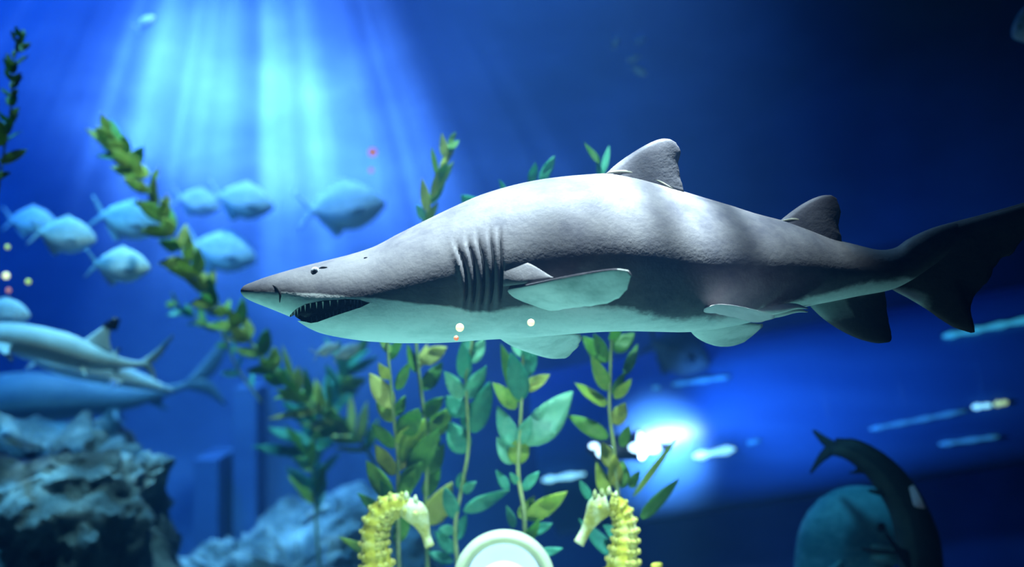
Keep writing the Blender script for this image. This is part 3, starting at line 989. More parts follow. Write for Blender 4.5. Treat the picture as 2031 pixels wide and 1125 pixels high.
# ------------------------------------------------------------------ other sharks
def small_shark(spine, rad, label, mat, finmat, black_tip=False, Ymul=1.0, name='reef_shark', up=Vector((0, 0, 1)), pec_mat=None, eye=True, cat='shark', dorsal=True, s_dorsal=0.40, dscale=1.0, tail=(2.2, 1.9, 0.95, -1.2)):
    """spine from nose to tail root: (px, py, Y); rad: half height and half width in px"""
    pts = spline([P(*p) for p in spine], 40)
    Ym = sum(p[2] for p in spine) / len(spine)
    k = Ym / FPX
    root = empty(name, pts[16])
    tag(root, label, cat)
    ss = [i / (len(rad) - 1) for i in range(len(rad))]
    fr = frames(pts, up)
    rings, bl = [], []
    n = 22
    for i, (p, t, u, s) in enumerate(fr):
        q = i / 39
        h = interp(ss, [r[0] for r in rad], q) * k
        w = interp(ss, [r[1] for r in rad], q) * k
        ring = []
        for j in range(n):
            a = 2 * math.pi * j / n
            ring.append(p + u * h * math.sin(a) + s * w * math.cos(a))
            bl.append(max(0, min(1, 0.42 - math.sin(a) * 1.2)))
        rings.append(ring)
    v, f = loft(rings)
    mesh('body', v, f, M[mat], root, belly=bl)
    H = max(r[0] for r in rad) * k

    def at(q, du, ds, back=0.0):
        i = min(39, int(q * 39))
        p, t, u, s = fr[i]
        h = interp(ss, [r[0] for r in rad], q) * k
        w = interp(ss, [r[1] for r in rad], q) * k
        return p + u * du * h + s * ds * w, t, u, s

    def finny(nm, q, up_dir, base, height, sweep, mt, tipmat=None, bl_=0.3):
        p, t, u, s = at(q, 0.85 * up_dir[0], 0.85 * up_dir[1])
        d = (u * up_dir[0] + s * up_dir[1]).normalized()
        nn = t.cross(d)
        a0, b0 = p - t * base * 0.5, p + t * base * 0.5
        tip = p + d * height + t * sweep
        L = [a0, a0.lerp(tip, 0.55) + d * height * 0.06, tip - t * base * 0.12]
        T = [b0 + t * base * 0.1, b0.lerp(tip, 0.5) - t * base * 0.12, tip + t * base * 0.1]
        v, f, sd = plate(L, T, H * 0.07, nn, 12, 6, 0.25)
        o = mesh(nm, v, f, M[mt], root, belly=[bl_] * len(v))
        if tipmat:
            L2 = [L[0].lerp(L[2], 0.66) + d * height * 0.03, tip - t * base * 0.13]
            T2 = [T[0].lerp(T[2], 0.66) - t * base * 0.03, tip + t * base * 0.11]
            L2[1] += d * height * 0.03
            T2[1] += d * height * 0.03
            v, f, sd = plate(L2, T2, H * 0.075, nn, 6, 6, 0.4)
            tag(mesh('fin_tip', v, f, M[tipmat], o), 'black fin tip')
        return o
    tipm = 'black' if black_tip else None
    if dorsal:
        finny('dorsal_fin', s_dorsal, (1, 0), H * 1.5 * dscale, H * 1.7 * dscale, H * 0.7, finmat, tipm)
        finny('dorsal_fin', 0.76, (1, 0), H * 0.7, H * 0.55, H * 0.4, finmat, tipm)
    for sd in (1, -1):
        finny('pectoral_fin', 0.30, (-0.45, sd), H * 1.0, H * 2.0, H * 1.1, pec_mat or finmat, tipm if not pec_mat else None)
        finny('pelvic_fin', 0.62, (-0.7, sd * 0.6), H * 0.7, H * 0.8, H * 0.5, finmat)
    finny('anal_fin', 0.78, (-1, 0), H * 0.6, H * 0.5, H * 0.4, finmat)
    # tail
    p, t, u, s = fr[38]
    up_l = [p - t * H * 0.3 + u * H * 0.12, p + t * H * tail[0] * 0.42 + u * H * (tail[1] * 0.42 + 0.1), p + t * H * tail[0] + u * H * tail[1]]
    up_t = [p - u * H * 0.12, p + t * H * (tail[0] * 0.42 + 0.1) + u * H * (tail[1] * 0.25 - 0.25), p + t * H * (tail[0] + 0.08) + u * H * (tail[1] - 0.14)]
    v, f, sd = plate(up_l, up_t, H * 0.08, s, 12, 6, 0.25)
    mesh('tail_fin', v, f, M[finmat], root, belly=[0.3] * len(v))
    lo_l = [p - t * H * 0.3 - u * H * 0.12, p + t * H * tail[2] * 0.5 + u * H * tail[3] * 0.5, p + t * H * tail[2] + u * H * tail[3]]
    lo_t = [p + t * H * 0.5 + u * H * 0.1, p + t * H * (tail[2] * 0.6 + 0.25) + u * H * tail[3] * 0.3, p + t * H * (tail[2] + 0.12) + u * H * (tail[3] + 0.05)]
    v, f, sd = plate(lo_l, lo_t, H * 0.08, s, 10, 6, 0.25)
    mesh('tail_lobe', v, f, M[finmat], root, belly=[0.3] * len(v))
    if eye:
        for sd in (1, -1):
            e, _, _, _ = at(0.06, 0.25, 0.9 * sd)
            v, f = uv_ball(e, H * 0.09, 8, 6)
            mesh('eye', v, f, M['black'], root)
    return root


small_shark([(-170, 655, 5.7), (-60, 662, 5.75), (40, 672, 5.8), (120, 690, 5.85), (190, 712, 5.9), (250, 722, 6.0), (290, 722, 6.1)],
            [(2, 3), (16, 20), (26, 30), (31, 33), (32, 30), (26, 22), (15, 12), (8, 6), (6, 4)],
            'reef shark with black-tipped dorsal fin at the left', 'reef_shark', 'reef_shark', black_tip=True, s_dorsal=0.66, dscale=1.25)
small_shark([(345, 775, 6.9), (280, 757, 6.8), (210, 738, 6.7), (130, 722, 6.6), (60, 700, 6.6), (-20, 675, 6.6), (-110, 655, 6.6)],
            [(2, 3), (13, 18), (21, 26), (25, 27), (24, 24), (18, 17), (12, 10), (7, 6), (6, 4)],
            'bright-flanked shark with its nose to the right, below the black-tipped reef shark', 'reef_shark', 'reef_shark', s_dorsal=0.42, dscale=0.55)
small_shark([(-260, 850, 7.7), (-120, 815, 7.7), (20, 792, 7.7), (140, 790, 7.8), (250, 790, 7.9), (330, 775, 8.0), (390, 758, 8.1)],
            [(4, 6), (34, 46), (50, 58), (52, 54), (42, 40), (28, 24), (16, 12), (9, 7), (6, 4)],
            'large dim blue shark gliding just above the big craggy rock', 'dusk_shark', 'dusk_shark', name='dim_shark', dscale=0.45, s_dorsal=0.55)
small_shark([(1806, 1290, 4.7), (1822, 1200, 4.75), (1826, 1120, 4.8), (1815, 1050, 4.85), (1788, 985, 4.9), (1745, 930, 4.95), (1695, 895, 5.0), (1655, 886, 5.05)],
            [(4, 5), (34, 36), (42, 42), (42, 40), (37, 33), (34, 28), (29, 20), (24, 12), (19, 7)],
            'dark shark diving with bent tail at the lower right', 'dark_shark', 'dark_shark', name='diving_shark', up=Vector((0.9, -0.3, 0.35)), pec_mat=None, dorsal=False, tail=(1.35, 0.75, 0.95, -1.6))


# pinkish fin of the diving shark, and the humphead wrasse below it
def wrasse():
    Y = 5.3
    k = Y / FPX
    spine = [(1812, 1092), (1798, 1088), (1772, 1078), (1738, 1070), (1706, 1085), (1684, 1130), (1664, 1200), (1640, 1290), (1620, 1380)]
    hh = [4, 22, 60, 104, 124, 112, 92, 60, 28]
    ww = [4, 20, 44, 60, 66, 62, 50, 30, 12]
    pts = spline([P(a, b, Y) for a, b in spine], 36)
    ss = [i / 8 for i in range(9)]
    root = empty('humphead_fish', P(1690, 1080, Y))
    tag(root, 'big teal humphead fish with dark mouth line at the lower right', 'fish')
    rings, bl = [], []
    n = 26
    for i, (p, t, u, s) in enumerate(frames(pts, Vector((-0.35, 0, 1)))):
        q = i / 35
        h, w = interp(ss, hh, q) * k, interp(ss, ww, q) * k
        ring = []
        for j in range(n):
            a = 2 * math.pi * j / n
            ring.append(p + u * h * math.sin(a) + s * w * math.cos(a))
            bl.append(max(0, min(1, 0.45 - 0.4 * math.sin(a))))
        rings.append(ring)
    v, f = loft(rings)
    mesh('body', v, f, M['wrasse'], root, belly=bl)
    # lips and mouth line
    for nm, path, r, mt in (('upper_lip', [(1716, 1082, 5.16), (1750, 1086, 5.15), (1786, 1086, 5.2), (1806, 1086, 5.3)], 0.022, 'wrasse'),
                            ('lower_lip', [(1716, 1102, 5.16), (1750, 1106, 5.15), (1784, 1108, 5.2), (1800, 1106, 5.3)], 0.03, 'wrasse'),
                            ('mouth_line', [(1700, 1086, 5.155), (1740, 1094, 5.135), (1780, 1096, 5.18), (1808, 1096, 5.28)], 0.014, 'mouth')):
        pts = spline([P(*p) for p in path], 12)
        v, f = tube(pts, [r * math.sin(math.pi * (i + 0.7) / 12.4) ** 0.6 for i in range(12)], 8)
        mesh(nm, v, f, M[mt], root, belly=[0.7] * len(v))
    v, f = uv_ball(P(1748, 1046, 5.155), 0.022, 12, 8, (1, 0.5, 1))
    mesh('eye', v, f, M['black'], root)
    L = [P(1668, 1110, 5.15), P(1640, 1130, 5.06), P(1610, 1160, 5.03)]
    T = [P(1672, 1150, 5.15), P(1650, 1185, 5.06), P(1615, 1200, 5.03)]
    v, f, s = plate(L, T, 0.01, (0.2, -1, 0.2), 10, 6)
    mesh('pectoral_fin', v, f, M['wrasse'], root, belly=[0.5] * len(v))
    L = [P(1585, 1180, Y), P(1560, 1210, Y), P(1540, 1270, Y)]
    T = [P(1590, 1330, Y), P(1570, 1340, Y), P(1545, 1300, Y)]
    v, f, s = plate(L, T, 0.012, (0, 1, 0), 10, 6)
    mesh('dorsal_fin', v, f, M['wrasse'], root, belly=[0.2] * len(v))
    L = [P(1585, 1360, Y), P(1560, 1400, Y), P(1550, 1460, Y)]
    T = [P(1605, 1360, Y), P(1610, 1400, Y), P(1620, 1460, Y)]
    v, f, s = plate(L, T, 0.012, (0, 1, 0), 10, 6)
    mesh('tail_fin', v, f, M['wrasse'], root, belly=[0.2] * len(v))
    return root


wrasse()
DIVER = [o for o in bpy.data.objects if o.name.startswith('diving_shark')][0]
v, f, s = plate([P(1812, 962, 4.80), P(1822, 978, 4.74), P(1831, 996, 4.70), P(1836, 1008, 4.69)], [P(1803, 968, 4.80), P(1808, 988, 4.74), P(1814, 1005, 4.70), P(1834, 1010, 4.69)], 0.008, (0.2, -1, 0.2), 12, 6)
tag(mesh('side_fin', v, f, M['pink_fin'], DIVER), 'pale pinkish fin')
# fish whose pale tail reaches in at the upper right corner
o = copy_tree(fish0)
put(o, 2070, 62, 5.2, 150, 25, 0, True)
o.name = 'corner_fish'
o.location = P(2075, 40, 5.2)
tag(o, 'dim teal fish cut off by the upper right picture corner', 'fish', G1)


# ------------------------------------------------------------------ kelp
def leaf_mesh(name, mat, curl, twist, wave):
    """a blade of kelp one unit long along +z, one unit wide, thin but solid"""
    ns, nu = 9, 4
    rings = []
    for i in range(ns + 1):
        t = i / ns
        w = 0.5 * 2.87 * (t + 0.02) ** 0.62 * max(0.0, 1 - t) ** 0.95 + 0.012
        if t == 1:
            w = 0.012
        c = curl * t * t
        a = twist * t
        top, bot = [], []
        for k in range(nu + 1):
            u = -1 + 2 * k / nu
            x, y = w * u * math.cos(a), w * u * math.sin(a) + c + 0.10 * u * u * w + wave * 0.08 * math.sin(t * 9 + u * 2)
            top.append(Vector((x, y + 0.022 * (1 - 0.8 * u * u), t)))
            bot.append(Vector((x, y - 0.022 * (1 - 0.8 * u * u), t)))
        rings.append(top + bot[::-1])
    v, f = loft(rings)
    me = bpy.data.meshes.new(name)
    me.from_pydata([tuple(p) for p in v], [], f)
    bm = bmesh.new()
    bm.from_mesh(me)
    bmesh.ops.recalc_face_normals(bm, faces=bm.faces)
    bm.to_mesh(me)
    bm.free()
    me.polygons.foreach_set('use_smooth', [True] * len(me.polygons))
    me.materials.append(M[mat])
    return me


LEAVES = {}
for mt in ('kelp', 'kelp_teal', 'kelp_yellow'):
    LEAVES[mt] = [leaf_mesh('leaf', mt, *a) for a in ((0.25, 0.3, 1), (-0.3, -0.4, 0.6), (0.1, 0.6, -1), (-0.15, 0.1, 0.8))]
LR = random.Random(21)


def add_leaf(root, base, tip, width, mat, turn=None):
    me = LR.choice(LEAVES[mat])
    o = bpy.data.objects.new('leaf', me)
    COL.objects.link(o)
    d = tip - base
    z = d.normalized()
    view = Vector((0, -1, 0.15))
    x = view.cross(z)
    if x.length < 1e-3:
        x = Vector((1, 0, 0))
    x.normalize()
    x = Matrix.Rotation(turn if turn is not None else LR.uniform(-0.7, 0.7), 3, z) @ x
    y = z.cross(x)
    m = Matrix((x * width, y * width, d)).transposed().to_4x4()
    m.translation = base
    o.parent = root
    o.matrix_parent_inverse = Matrix.Translation(-Vector(root.location))
    o.matrix_basis = m
    return o


def kelp(name, label, stem, Y, leaves, mat='kelp', r=0.011, auto=(), group='kelp plants beside the shark', alt=None):
    """stem: px points from the root upwards; leaves: (base px, tip px, width px[, mat])"""
    pts = spline([P(a, b, Y + c) for a, b, c in stem], 36)
    root = empty(name, pts[0])
    tag(root, label, 'kelp', group)
    v, f = tube(pts, [r * (1 - 0.65 * i / 35) for i in range(36)], 7, Vector((0, 1, 0)))
    mesh('stem', v, f, M['stem'], root)
    k = Y / FPX
    for lf in leaves:
        b, t, w = lf[0], lf[1], lf[2]
        dy = LR.uniform(-0.03, 0.03)
        add_leaf(root, P(b[0], b[1], Y), P(t[0], t[1], Y + dy + LR.uniform(-0.05, 0.05)), w * k * 1.12, lf[3] if len(lf) > 3 else mat, LR.uniform(-0.35, 0.35))
    for (q0, q1, n, ln, w) in auto:
        for i in range(n):
            q = q0 + (q1 - q0) * (i + LR.uniform(0, 0.6)) / n
            fi = q * 35
            a = pts[min(35, int(fi))]
            t = (pts[min(35, int(fi) + 1)] - pts[max(0, int(fi) - 1)]).normalized()
            az = (i * 2.4) + LR.uniform(-0.4, 0.4)
            out = t.orthogonal().normalized()
            out = Matrix.Rotation(az, 3, t) @ out
            spread = LR.uniform(0.45, 0.95)
            d = (t * (1 - spread * 0.45) + out * spread).normalized() * ln * k * LR.uniform(0.7, 1.2)
            add_leaf(root, a, a + d, w * k * LR.uniform(0.8, 1.2), (alt if alt and LR.random() < 0.45 else mat), LR.uniform(-0.9, 0.9))
    return root


def Z(x, y):
    """measured in the enlarged detail of the kelp"""
    return (640 + x / 2.32, 640 + y / 2.32)


def zl(lst, mat=None):
    out = []
    for q in lst:
        b, t, w = Z(q[0], q[1]), Z(q[2], q[3]), q[4] / 2.32
        out.append((b, t, w) + ((q[5],) if len(q) > 5 else ()))
    return out


KY, KT, KG = 'kelp_yellow', 'kelp_teal', 'kelp'
kelp('kelp_plant', 'yellow-green kelp behind the left seahorse, leftmost of the upright stems',
     [(792, 1200, 0), (790, 1080, 0), (789, 985, 0), (789, 907, 0), (782, 834, 0), (774, 748, 0), (769, 679, 0), (775, 600, 0.02), (785, 540, 0.05)], 4.5,
     zl([(320, 390, 214, 232, 78, KY), (325, 455, 240, 320, 66), (303, 262, 258, 185, 44, KY), (308, 170, 362, 62, 48), (312, 140, 262, 60, 36), (342, 310, 396, 185, 46),
         (335, 430, 378, 335, 46), (332, 575, 228, 462, 54), (332, 700, 238, 562, 62, KY), (350, 680, 402, 600, 36, KY), (360, 520, 452, 385, 92), (372, 640, 470, 450, 96),
         (400, 700, 540, 480, 90), (318, 815, 198, 638, 72), (350, 790, 455, 640, 80), (358, 800, 420, 690, 62), (345, 560, 395, 470, 50), (338, 840, 260, 720, 50),
         (335, 930, 160, 780, 50), (340, 1010, 395, 880, 60), (330, 1120, 70, 985, 50)]))
kelp('kelp_plant', 'kelp rising past the shark throat to a tuft above its head, second upright stem',
     [(850, 1200, 0), (846, 1050, 0), (845, 980, 0), (850, 870, 0), (843, 830, 0), (836, 782, 0), (827, 700, 0), (822, 600, 0.05), (830, 500, 0.1), (846, 425, 0.1), (858, 385, 0.1), (868, 350, 0.1), (880, 312, 0.1), (892, 278, 0.1)], 4.7,
     zl([(430, 230, 388, 100, 40), (442, 210, 480, 95, 36, KY), (450, 180, 572, 112, 66, KY), (462, 310, 552, 185, 62), (462, 430, 552, 345, 62), (485, 520, 600, 395, 78), (470, 600, 530, 470, 84),
         (475, 700, 560, 560, 70), (480, 930, 596, 750, 96, KY), (470, 800, 540, 650, 60), (470, 960, 420, 850, 46)]) +
     [((848, 420), (836, 352), 18, KY), ((852, 405), (884, 352), 17), ((858, 392), (868, 340), 12, KY), ((868, 352), (856, 290), 10), ((874, 335), (904, 285), 13, KY), ((882, 312), (876, 264), 14, KY),
      ((886, 300), (912, 276), 13), ((842, 435), (824, 405), 15, KT), ((862, 380), (900, 320), 14), ((866, 362), (890, 320), 13), ((838, 450), (870, 400), 15), ((890, 285), (905, 262), 9)])
kelp('kelp_plant', 'teal kelp with broad pale leaves between the two seahorses, nearest the left one',
     [(905, 1200, 0), (907, 1122, 0), (903, 1045, 0), (916, 967, 0), (929, 890, 0), (927, 812, 0), (924, 748, 0), (937, 675, 0), (945, 600, 0.04), (950, 500, 0.1), (945, 420, 0.12)], 4.6,
     zl([(656, 260, 640, 80, 66), (690, 185, 745, 70, 52), (645, 345, 556, 222, 66), (655, 425, 566, 335, 84), (665, 345, 752, 195, 76), (690, 505, 776, 265, 84), (655, 600, 585, 455, 96),
         (672, 500, 690, 360, 80), (650, 870, 860, 765, 62), (645, 780, 700, 738, 40), (606, 960, 530, 950, 44), (612, 900, 560, 760, 60), (640, 770, 635, 690, 50), (605, 1060, 520, 960, 54), (610, 1000, 660, 880, 54),
         (600, 1100, 480, 1060, 46), (690, 130, 660, 60, 50)]) + [((948, 425), (922, 388), 34)], KT)
kelp('kelp_plant', 'teal-green kelp with one big leaf to the right, behind the round lamp',
     [(1042, 1200, 0), (1041, 1054, 0), (1038, 1006, 0), (1028, 941, 0), (1030, 881, 0), (1034, 804, 0), (1036, 726, 0), (1041, 666, 0), (1050, 560, 0.05), (1055, 450, 0.08), (1052, 375, 0.1), (1060, 340, 0.1)], 4.45,
     zl([(920, 355, 868, 140, 84), (930, 310, 1044, 232, 62, KY), (912, 365, 818, 100, 62, KG), (890, 395, 785, 275, 64, KG), (935, 555, 1164, 318, 128), (880, 570, 808, 385, 74), (870, 650, 803, 525, 62),
         (880, 650, 935, 515, 84, KG), (855, 770, 800, 678, 40), (920, 770, 995, 685, 44), (900, 740, 860, 695, 36), (940, 905, 1130, 775, 74, KG), (882, 945, 848, 845, 36), (950, 970, 1056, 925, 44),
         (930, 250, 985, 130, 52), (925, 180, 965, 60, 40), (915, 160, 870, 50, 44), (905, 560, 960, 430, 60), (905, 900, 975, 800, 50, KG), (935, 1010, 1000, 900, 44, KG), (940, 1080, 1110, 1040, 40)]) +
     [((1052, 366), (1064, 322), 16), ((1072, 362), (1100, 308), 18), ((1004, 385), (988, 355), 12)], KT)
kelp('kelp_plant', 'tall green kelp behind the right seahorse in front of the bright lamp',
     [(1232, 1200, 0), (1230, 1060, 0), (1226, 985, 0), (1222, 942, 0), (1217, 881, 0), (1209, 812, 0), (1211, 726, 0), (1213, 657, 0), (1212, 560, 0.05), (1204, 440, 0.08), (1196, 340, 0.1)], 4.5,
     zl([(1312, 180, 1196, 62, 74), (1302, 160, 1248, 50, 46), (1340, 130, 1442, 45, 64), (1312, 310, 1238, 160, 58), (1388, 240, 1454, 95, 40), (1335, 330, 1392, 225, 36), (1305, 380, 1155, 278, 58), (1345, 350, 1424, 255, 44),
         (1345, 470, 1392, 365, 62, KY), (1312, 530, 1126, 425, 64), (1338, 670, 1288, 555, 62, KY), (1375, 570, 1412, 470, 44), (1310, 800, 1255, 640, 58), (1375, 760, 1385, 630, 62, KG), (1415, 760, 1456, 680, 46),
         (1430, 800, 1634, 525, 26), (1465, 900, 1644, 712, 58), (1235, 820, 1180, 725, 36, KT), (1350, 760, 1340, 600, 60, KY), (1390, 1010, 1290, 930, 60, KT), (1340, 1080, 1180, 900, 60, KT), (1330, 90, 1370, 0, 46)]) +
     [((1196, 345), (1208, 286), 13, KT), ((1190, 325), (1158, 284), 13), ((1192, 348), (1184, 322), 10, KT)])
kelp('kelp_strand', 'long drifting yellow kelp strand slanting down left of the shark',
     [(800, 1150, 0.5), (760, 980, 0.4), (735, 905, 0.3), (690, 850, 0.2), (620, 800, 0.1), (545, 735, 0), (470, 645, 0), (405, 570, 0), (350, 480, 0), (300, 390, 0), (250, 310, 0), (205, 264, 0)], 6.0,
     [((240, 300), (170, 256), 20), ((268, 335), (205, 268), 34), ((262, 330), (222, 300), 26)], KY, r=0.014, auto=((0.42, 0.98, 70, 56, 24), (0.2, 0.42, 26, 90, 20)), alt=KG, group='drifting kelp strands')
kelp('kelp_strand', 'thin broken green kelp strand left of the long yellow strand',
     [(520, 800, 0.2), (470, 730, 0.1), (440, 660, 0), (405, 640, 0), (370, 620, 0), (340, 600, 0)], 6.6,
     [], KG, r=0.008, auto=((0.1, 0.98, 16, 46, 12),), alt=KT, group='drifting kelp strands')
kelp('kelp_plant', 'dim green kelp with flat spreading leaves under the shark head, behind the upright kelp',
     [(640, 1180, 0), (630, 1080, 0), (625, 990, 0), (620, 900, 0), (640, 820, 0), (680, 760, 0), (690, 700, 0)], 6.5,
     [((620, 900), (500, 885), 20), ((620, 880), (530, 850), 22), ((630, 850), (560, 795), 24), ((640, 820), (560, 770), 24)], KT, r=0.01, auto=((0.3, 0.98, 30, 80, 22),), alt=KG)
kelp('kelp_plant', 'kelp with small speckled leaves at the left picture edge',
     [(-60, 1000, 0), (-50, 800, 0), (-30, 560, 0), (-10, 420, 0), (8, 300, 0), (22, 210, 0), (26, 130, 0), (44, 62, 0)], 4.9,
     [((0, 322), (56, 297), 18, KY), ((-8, 352), (18, 343), 13, KY), ((5, 290), (-10, 230), 24, KY), ((10, 270), (28, 220), 14)], KG, r=0.008, auto=((0.62, 1.0, 26, 32, 13),), alt=KY)


# ------------------------------------------------------------------ seahorse sculptures
def seahorse(label, Y, flip, head, spine, rad, snout, crown, curl_tail):
    k = Y / FPX
    root = empty('seahorse_sculpture', P(spine[-1][0], spine[-1][1], Y))
    tag(root, label, 'sculpture', 'seahorse sculptures')
    # body: ringed armour
    full = spine + curl_tail
    n = 90
    pts = spline([P(a, b, Y) for a, b in full], n)
    ss = [i / (len(rad) - 1) for i in range(len(rad))]
    rings = []
    m = 18
    for i, (p, t, u, s) in enumerate(frames(pts, Vector((0, 1, 0)))):
        q = i / (n - 1)
        r = interp(ss, rad, q) * k
        ridge = 1 + 0.05 * (1 if (i % 4) < 1 else 0) - 0.03 * ((i % 4) == 2)
        ring = []
        for j in range(m):
            a = 2 * math.pi * j / m
            knob = 1 + (0.12 if (i % 4) < 1 and j % 3 == 0 else 0)
            ring.append(p + (u * 0.8 * math.sin(a) + s * math.cos(a)) * r * ridge * knob)
        rings.append(ring)
    v, f = loft(rings)
    mesh('body', v, f, M['seahorse'], root)
    # head with tapering snout
    hp = spline([P(a, b, Y) for a, b in head], 26)
    hr = [interp([i / (len(snout) - 1) for i in range(len(snout))], snout, i / 25) * k for i in range(26)]
    v, f = tube(hp, [(r * 0.85, r) for r in hr], 16, Vector((0, 1, 0)))
    mesh('head', v, f, M['seahorse_pale'], root)
    # bony knobs along the neck and back
    kb = None
    for i in range(0, 56, 4):
        p, t, u, s = frames(pts, Vector((0, 1, 0)))[i]
        r = interp(ss, rad, i / (n - 1)) * k
        for ang in (-0.2, 0.9, -1.3, math.pi + 0.2, math.pi - 0.8):
            c = p + (u * 0.8 * math.sin(ang) + s * math.cos(ang)) * r * 1.04
            if c.y > p.y + 0.01:
                c.y = 2 * p.y - c.y
            if kb is None:
                v, f = uv_ball((0, 0, 0), 1.0, 8, 6)
                kb = mesh('knob', v, f, M['seahorse'], root)
                o = kb
            else:
                o = kb.copy()
                COL.objects.link(o)
            sc = r * LR.uniform(0.10, 0.2) + 0.003
            o.matrix_basis = Matrix.Translation(c) @ Matrix.Diagonal((sc, sc, sc * 1.1, 1))
    for a, b, r in crown:
        c = P(a, b, Y - 0.015)
        v, f = tube([c, c + Vector((0, 0, r * k * 0.9)), c + Vector((0, 0, r * k * 1.5))], [r * k * 0.6, r * k * 0.4, r * k * 0.08], 7, Vector((0, 1, 0)))
        mesh('crown_spike', v, f, M['seahorse_pale'], root)
    e = head[1]
    v, f = uv_ball(P(e[0], e[1], Y - snout[1] * k * 0.78), 0.010, 10, 8)
    mesh('eye', v, f, M['seahorse'], root)
    # dorsal fin fan at mid back
    bi = 44
    p, t, u, s = frames(pts, Vector((0, 1, 0)))[bi]
    sg = 1 if (flip and s.x > 0) or (not flip and s.x < 0) else -1
    r = interp(ss, rad, bi / (n - 1)) * k
    a0 = p + s * sg * r * 0.8
    v, f, sd = plate([a0 - t * 0.05, a0 - t * 0.06 + s * sg * 0.04, a0 - t * 0.03 + s * sg * 0.07], [a0 + t * 0.05, a0 + t * 0.06 + s * sg * 0.04, a0 + t * 0.03 + s * sg * 0.07], 0.006, (0, 1, 0), 8, 6)
    mesh('back_fin', v, f, M['seahorse'], root)
    return root


seahorse('yellow knobbly seahorse sculpture facing right, left of the round lamp', 4.3, False,
         [(800, 1004), (824, 1018), (838, 1042), (846, 1066), (852, 1084)],
         [(806, 1005), (782, 1002), (758, 1016), (744, 1048), (743, 1085), (749, 1125), (752, 1170), (745, 1215)],
         [20, 22, 24, 25, 27, 30, 34, 36, 30, 22, 16, 10, 6, 4], [20, 24, 15, 9, 10], [(788, 992, 9), (806, 990, 11), (824, 996, 10), (768, 1000, 9), (752, 1012, 9), (737, 1034, 8)],
         [(725, 1250), (705, 1262), (690, 1240), (698, 1215), (712, 1225)])
seahorse('yellow and pale banded seahorse sculpture facing left, right of the round lamp', 4.3, True,
         [(1206, 1000), (1190, 1006), (1174, 1030), (1160, 1056), (1148, 1078)],
         [(1210, 1000), (1226, 1006), (1238, 1030), (1240, 1062), (1236, 1098), (1232, 1140), (1234, 1185), (1246, 1225)],
         [18, 19, 20, 24, 28, 32, 36, 36, 30, 22, 17, 14, 12, 10], [20, 25, 16, 10, 11], [(1180, 986, 10), (1194, 982, 9), (1208, 980, 10), (1222, 986, 8)],
         [(1266, 1250), (1290, 1235), (1300, 1190), (1305, 1150), (1302, 1118)])


# ------------------------------------------------------------------ round lamp between the seahorses
def round_lamp():
    Y = 4.25
    k = Y / FPX
    root = empty('round_lamp', P(1000, 1250, Y))
    tag(root, 'round white lamp with thick cream rim at the bottom centre', 'lamp')
    c = P(1000, 1152, Y)
    R, r = 88 * k, 13 * k
    rings = []
    for i in range(64):
        a = 2 * math.pi * i / 64
        o = Vector((math.cos(a), 0, math.sin(a)))
        rings.append([c + o * (R + r * math.cos(b)) + Vector((0, -1.6 * r * math.sin(b), 0)) for b in [2 * math.pi * j / 14 for j in range(14)]])
    v = [p for q in rings for p in q]
    f = [(i * 14 + j, i * 14 + (j + 1) % 14, ((i + 1) % 64) * 14 + (j + 1) % 14, ((i + 1) % 64) * 14 + j) for i in range(64) for j in range(14)]
    mesh('rim', v, f, M['rim'], root)
    v, f = [], []
    for i in range(8):
        q = i / 7
        for j in range(48):
            a = 2 * math.pi * j / 48
            v.append(c + Vector((math.cos(a) * 74 * k * (1 - q), -0.03 * math.sin(q * math.pi / 2), math.sin(a) * 74 * k * (1 - q))))
    for i in range(7):
        for j in range(48):
            f.append((i * 48 + j, i * 48 + (j + 1) % 48, (i + 1) * 48 + (j + 1) % 48, (i + 1) * 48 + j))
    tag(mesh('diffuser', v, f, M['disc'], root), 'glowing white diffuser')
    rings = []
    for i, (rr, dy) in enumerate(((92, 0.0), (90, 0.03), (80, 0.06), (60, 0.075), (5, 0.08))):
        rings.append([c + Vector((math.cos(2 * math.pi * j / 40) * rr * k, dy, math.sin(2 * math.pi * j / 40) * rr * k)) for j in range(40)])
    v, f = loft(rings)
    mesh('housing', v, f, M['metal'], root)
    v, f = tube([c + Vector((0, 0.03, -R)), c + Vector((0, 0.03, -R - 0.12))], [0.05, 0.07], 12, Vector((0, 1, 0)))
    mesh('foot', v, f, M['metal'], root)


round_lamp()


# ------------------------------------------------------------------ acrylic tunnel with light strips, lower right
def tunnel():
    A = P(1090, 900, 8.3)
    B = P(2350, 690, 7.6)
    root = empty('viewing_tunnel', (A.x, A.y, FLOOR))
    tag(root, 'blue acrylic viewing tunnel slanting across the lower right', 'tunnel')
    ax = (B - A).normalized()
    up = (Vector((0, 0, 1)) - ax * ax.z).normalized()
    sd = ax.cross(up)
    R = 0.62
    n = 40
    panels = 9
    L = (B - A).length
    for i in range(panels):
        s0, s1 = L * i / panels + 0.002, L * (i + 1) / panels - 0.002
        rings = []
        for q in (s0, s0 + 0.01, s1 - 0.01, s1):
            e = 0.0
            outer = [A + ax * q + (up * math.sin(a) + sd * math.cos(a)) * (R - e) for a in [math.radians(-70 + 320 * j / n) for j in range(n + 1)]]
            inner = [A + ax * q + (up * math.sin(a) + sd * math.cos(a)) * (R - 0.06) for a in [math.radians(-70 + 320 * j / n) for j in range(n + 1)]]
            rings.append(outer + inner[::-1])
        v, f = loft(rings, close=True)
        mesh('panel', v, f, M['tunnel'], root, angle=40)
    # joint ribs
    for i in range(panels + 1):
        q = L * i / panels
        ring = [A + ax * q + (up * math.sin(a) + sd * math.cos(a)) * (R - 0.004) for a in [math.radians(-70 + 320 * j / n) for j in range(n + 1)]]
        v, f = tube(ring, [0.006] * len(ring), 6, ax)
        mesh('joint', v, f, M['tunnel'], root)
    return A, B, ax, up, sd, R


TUN = tunnel()


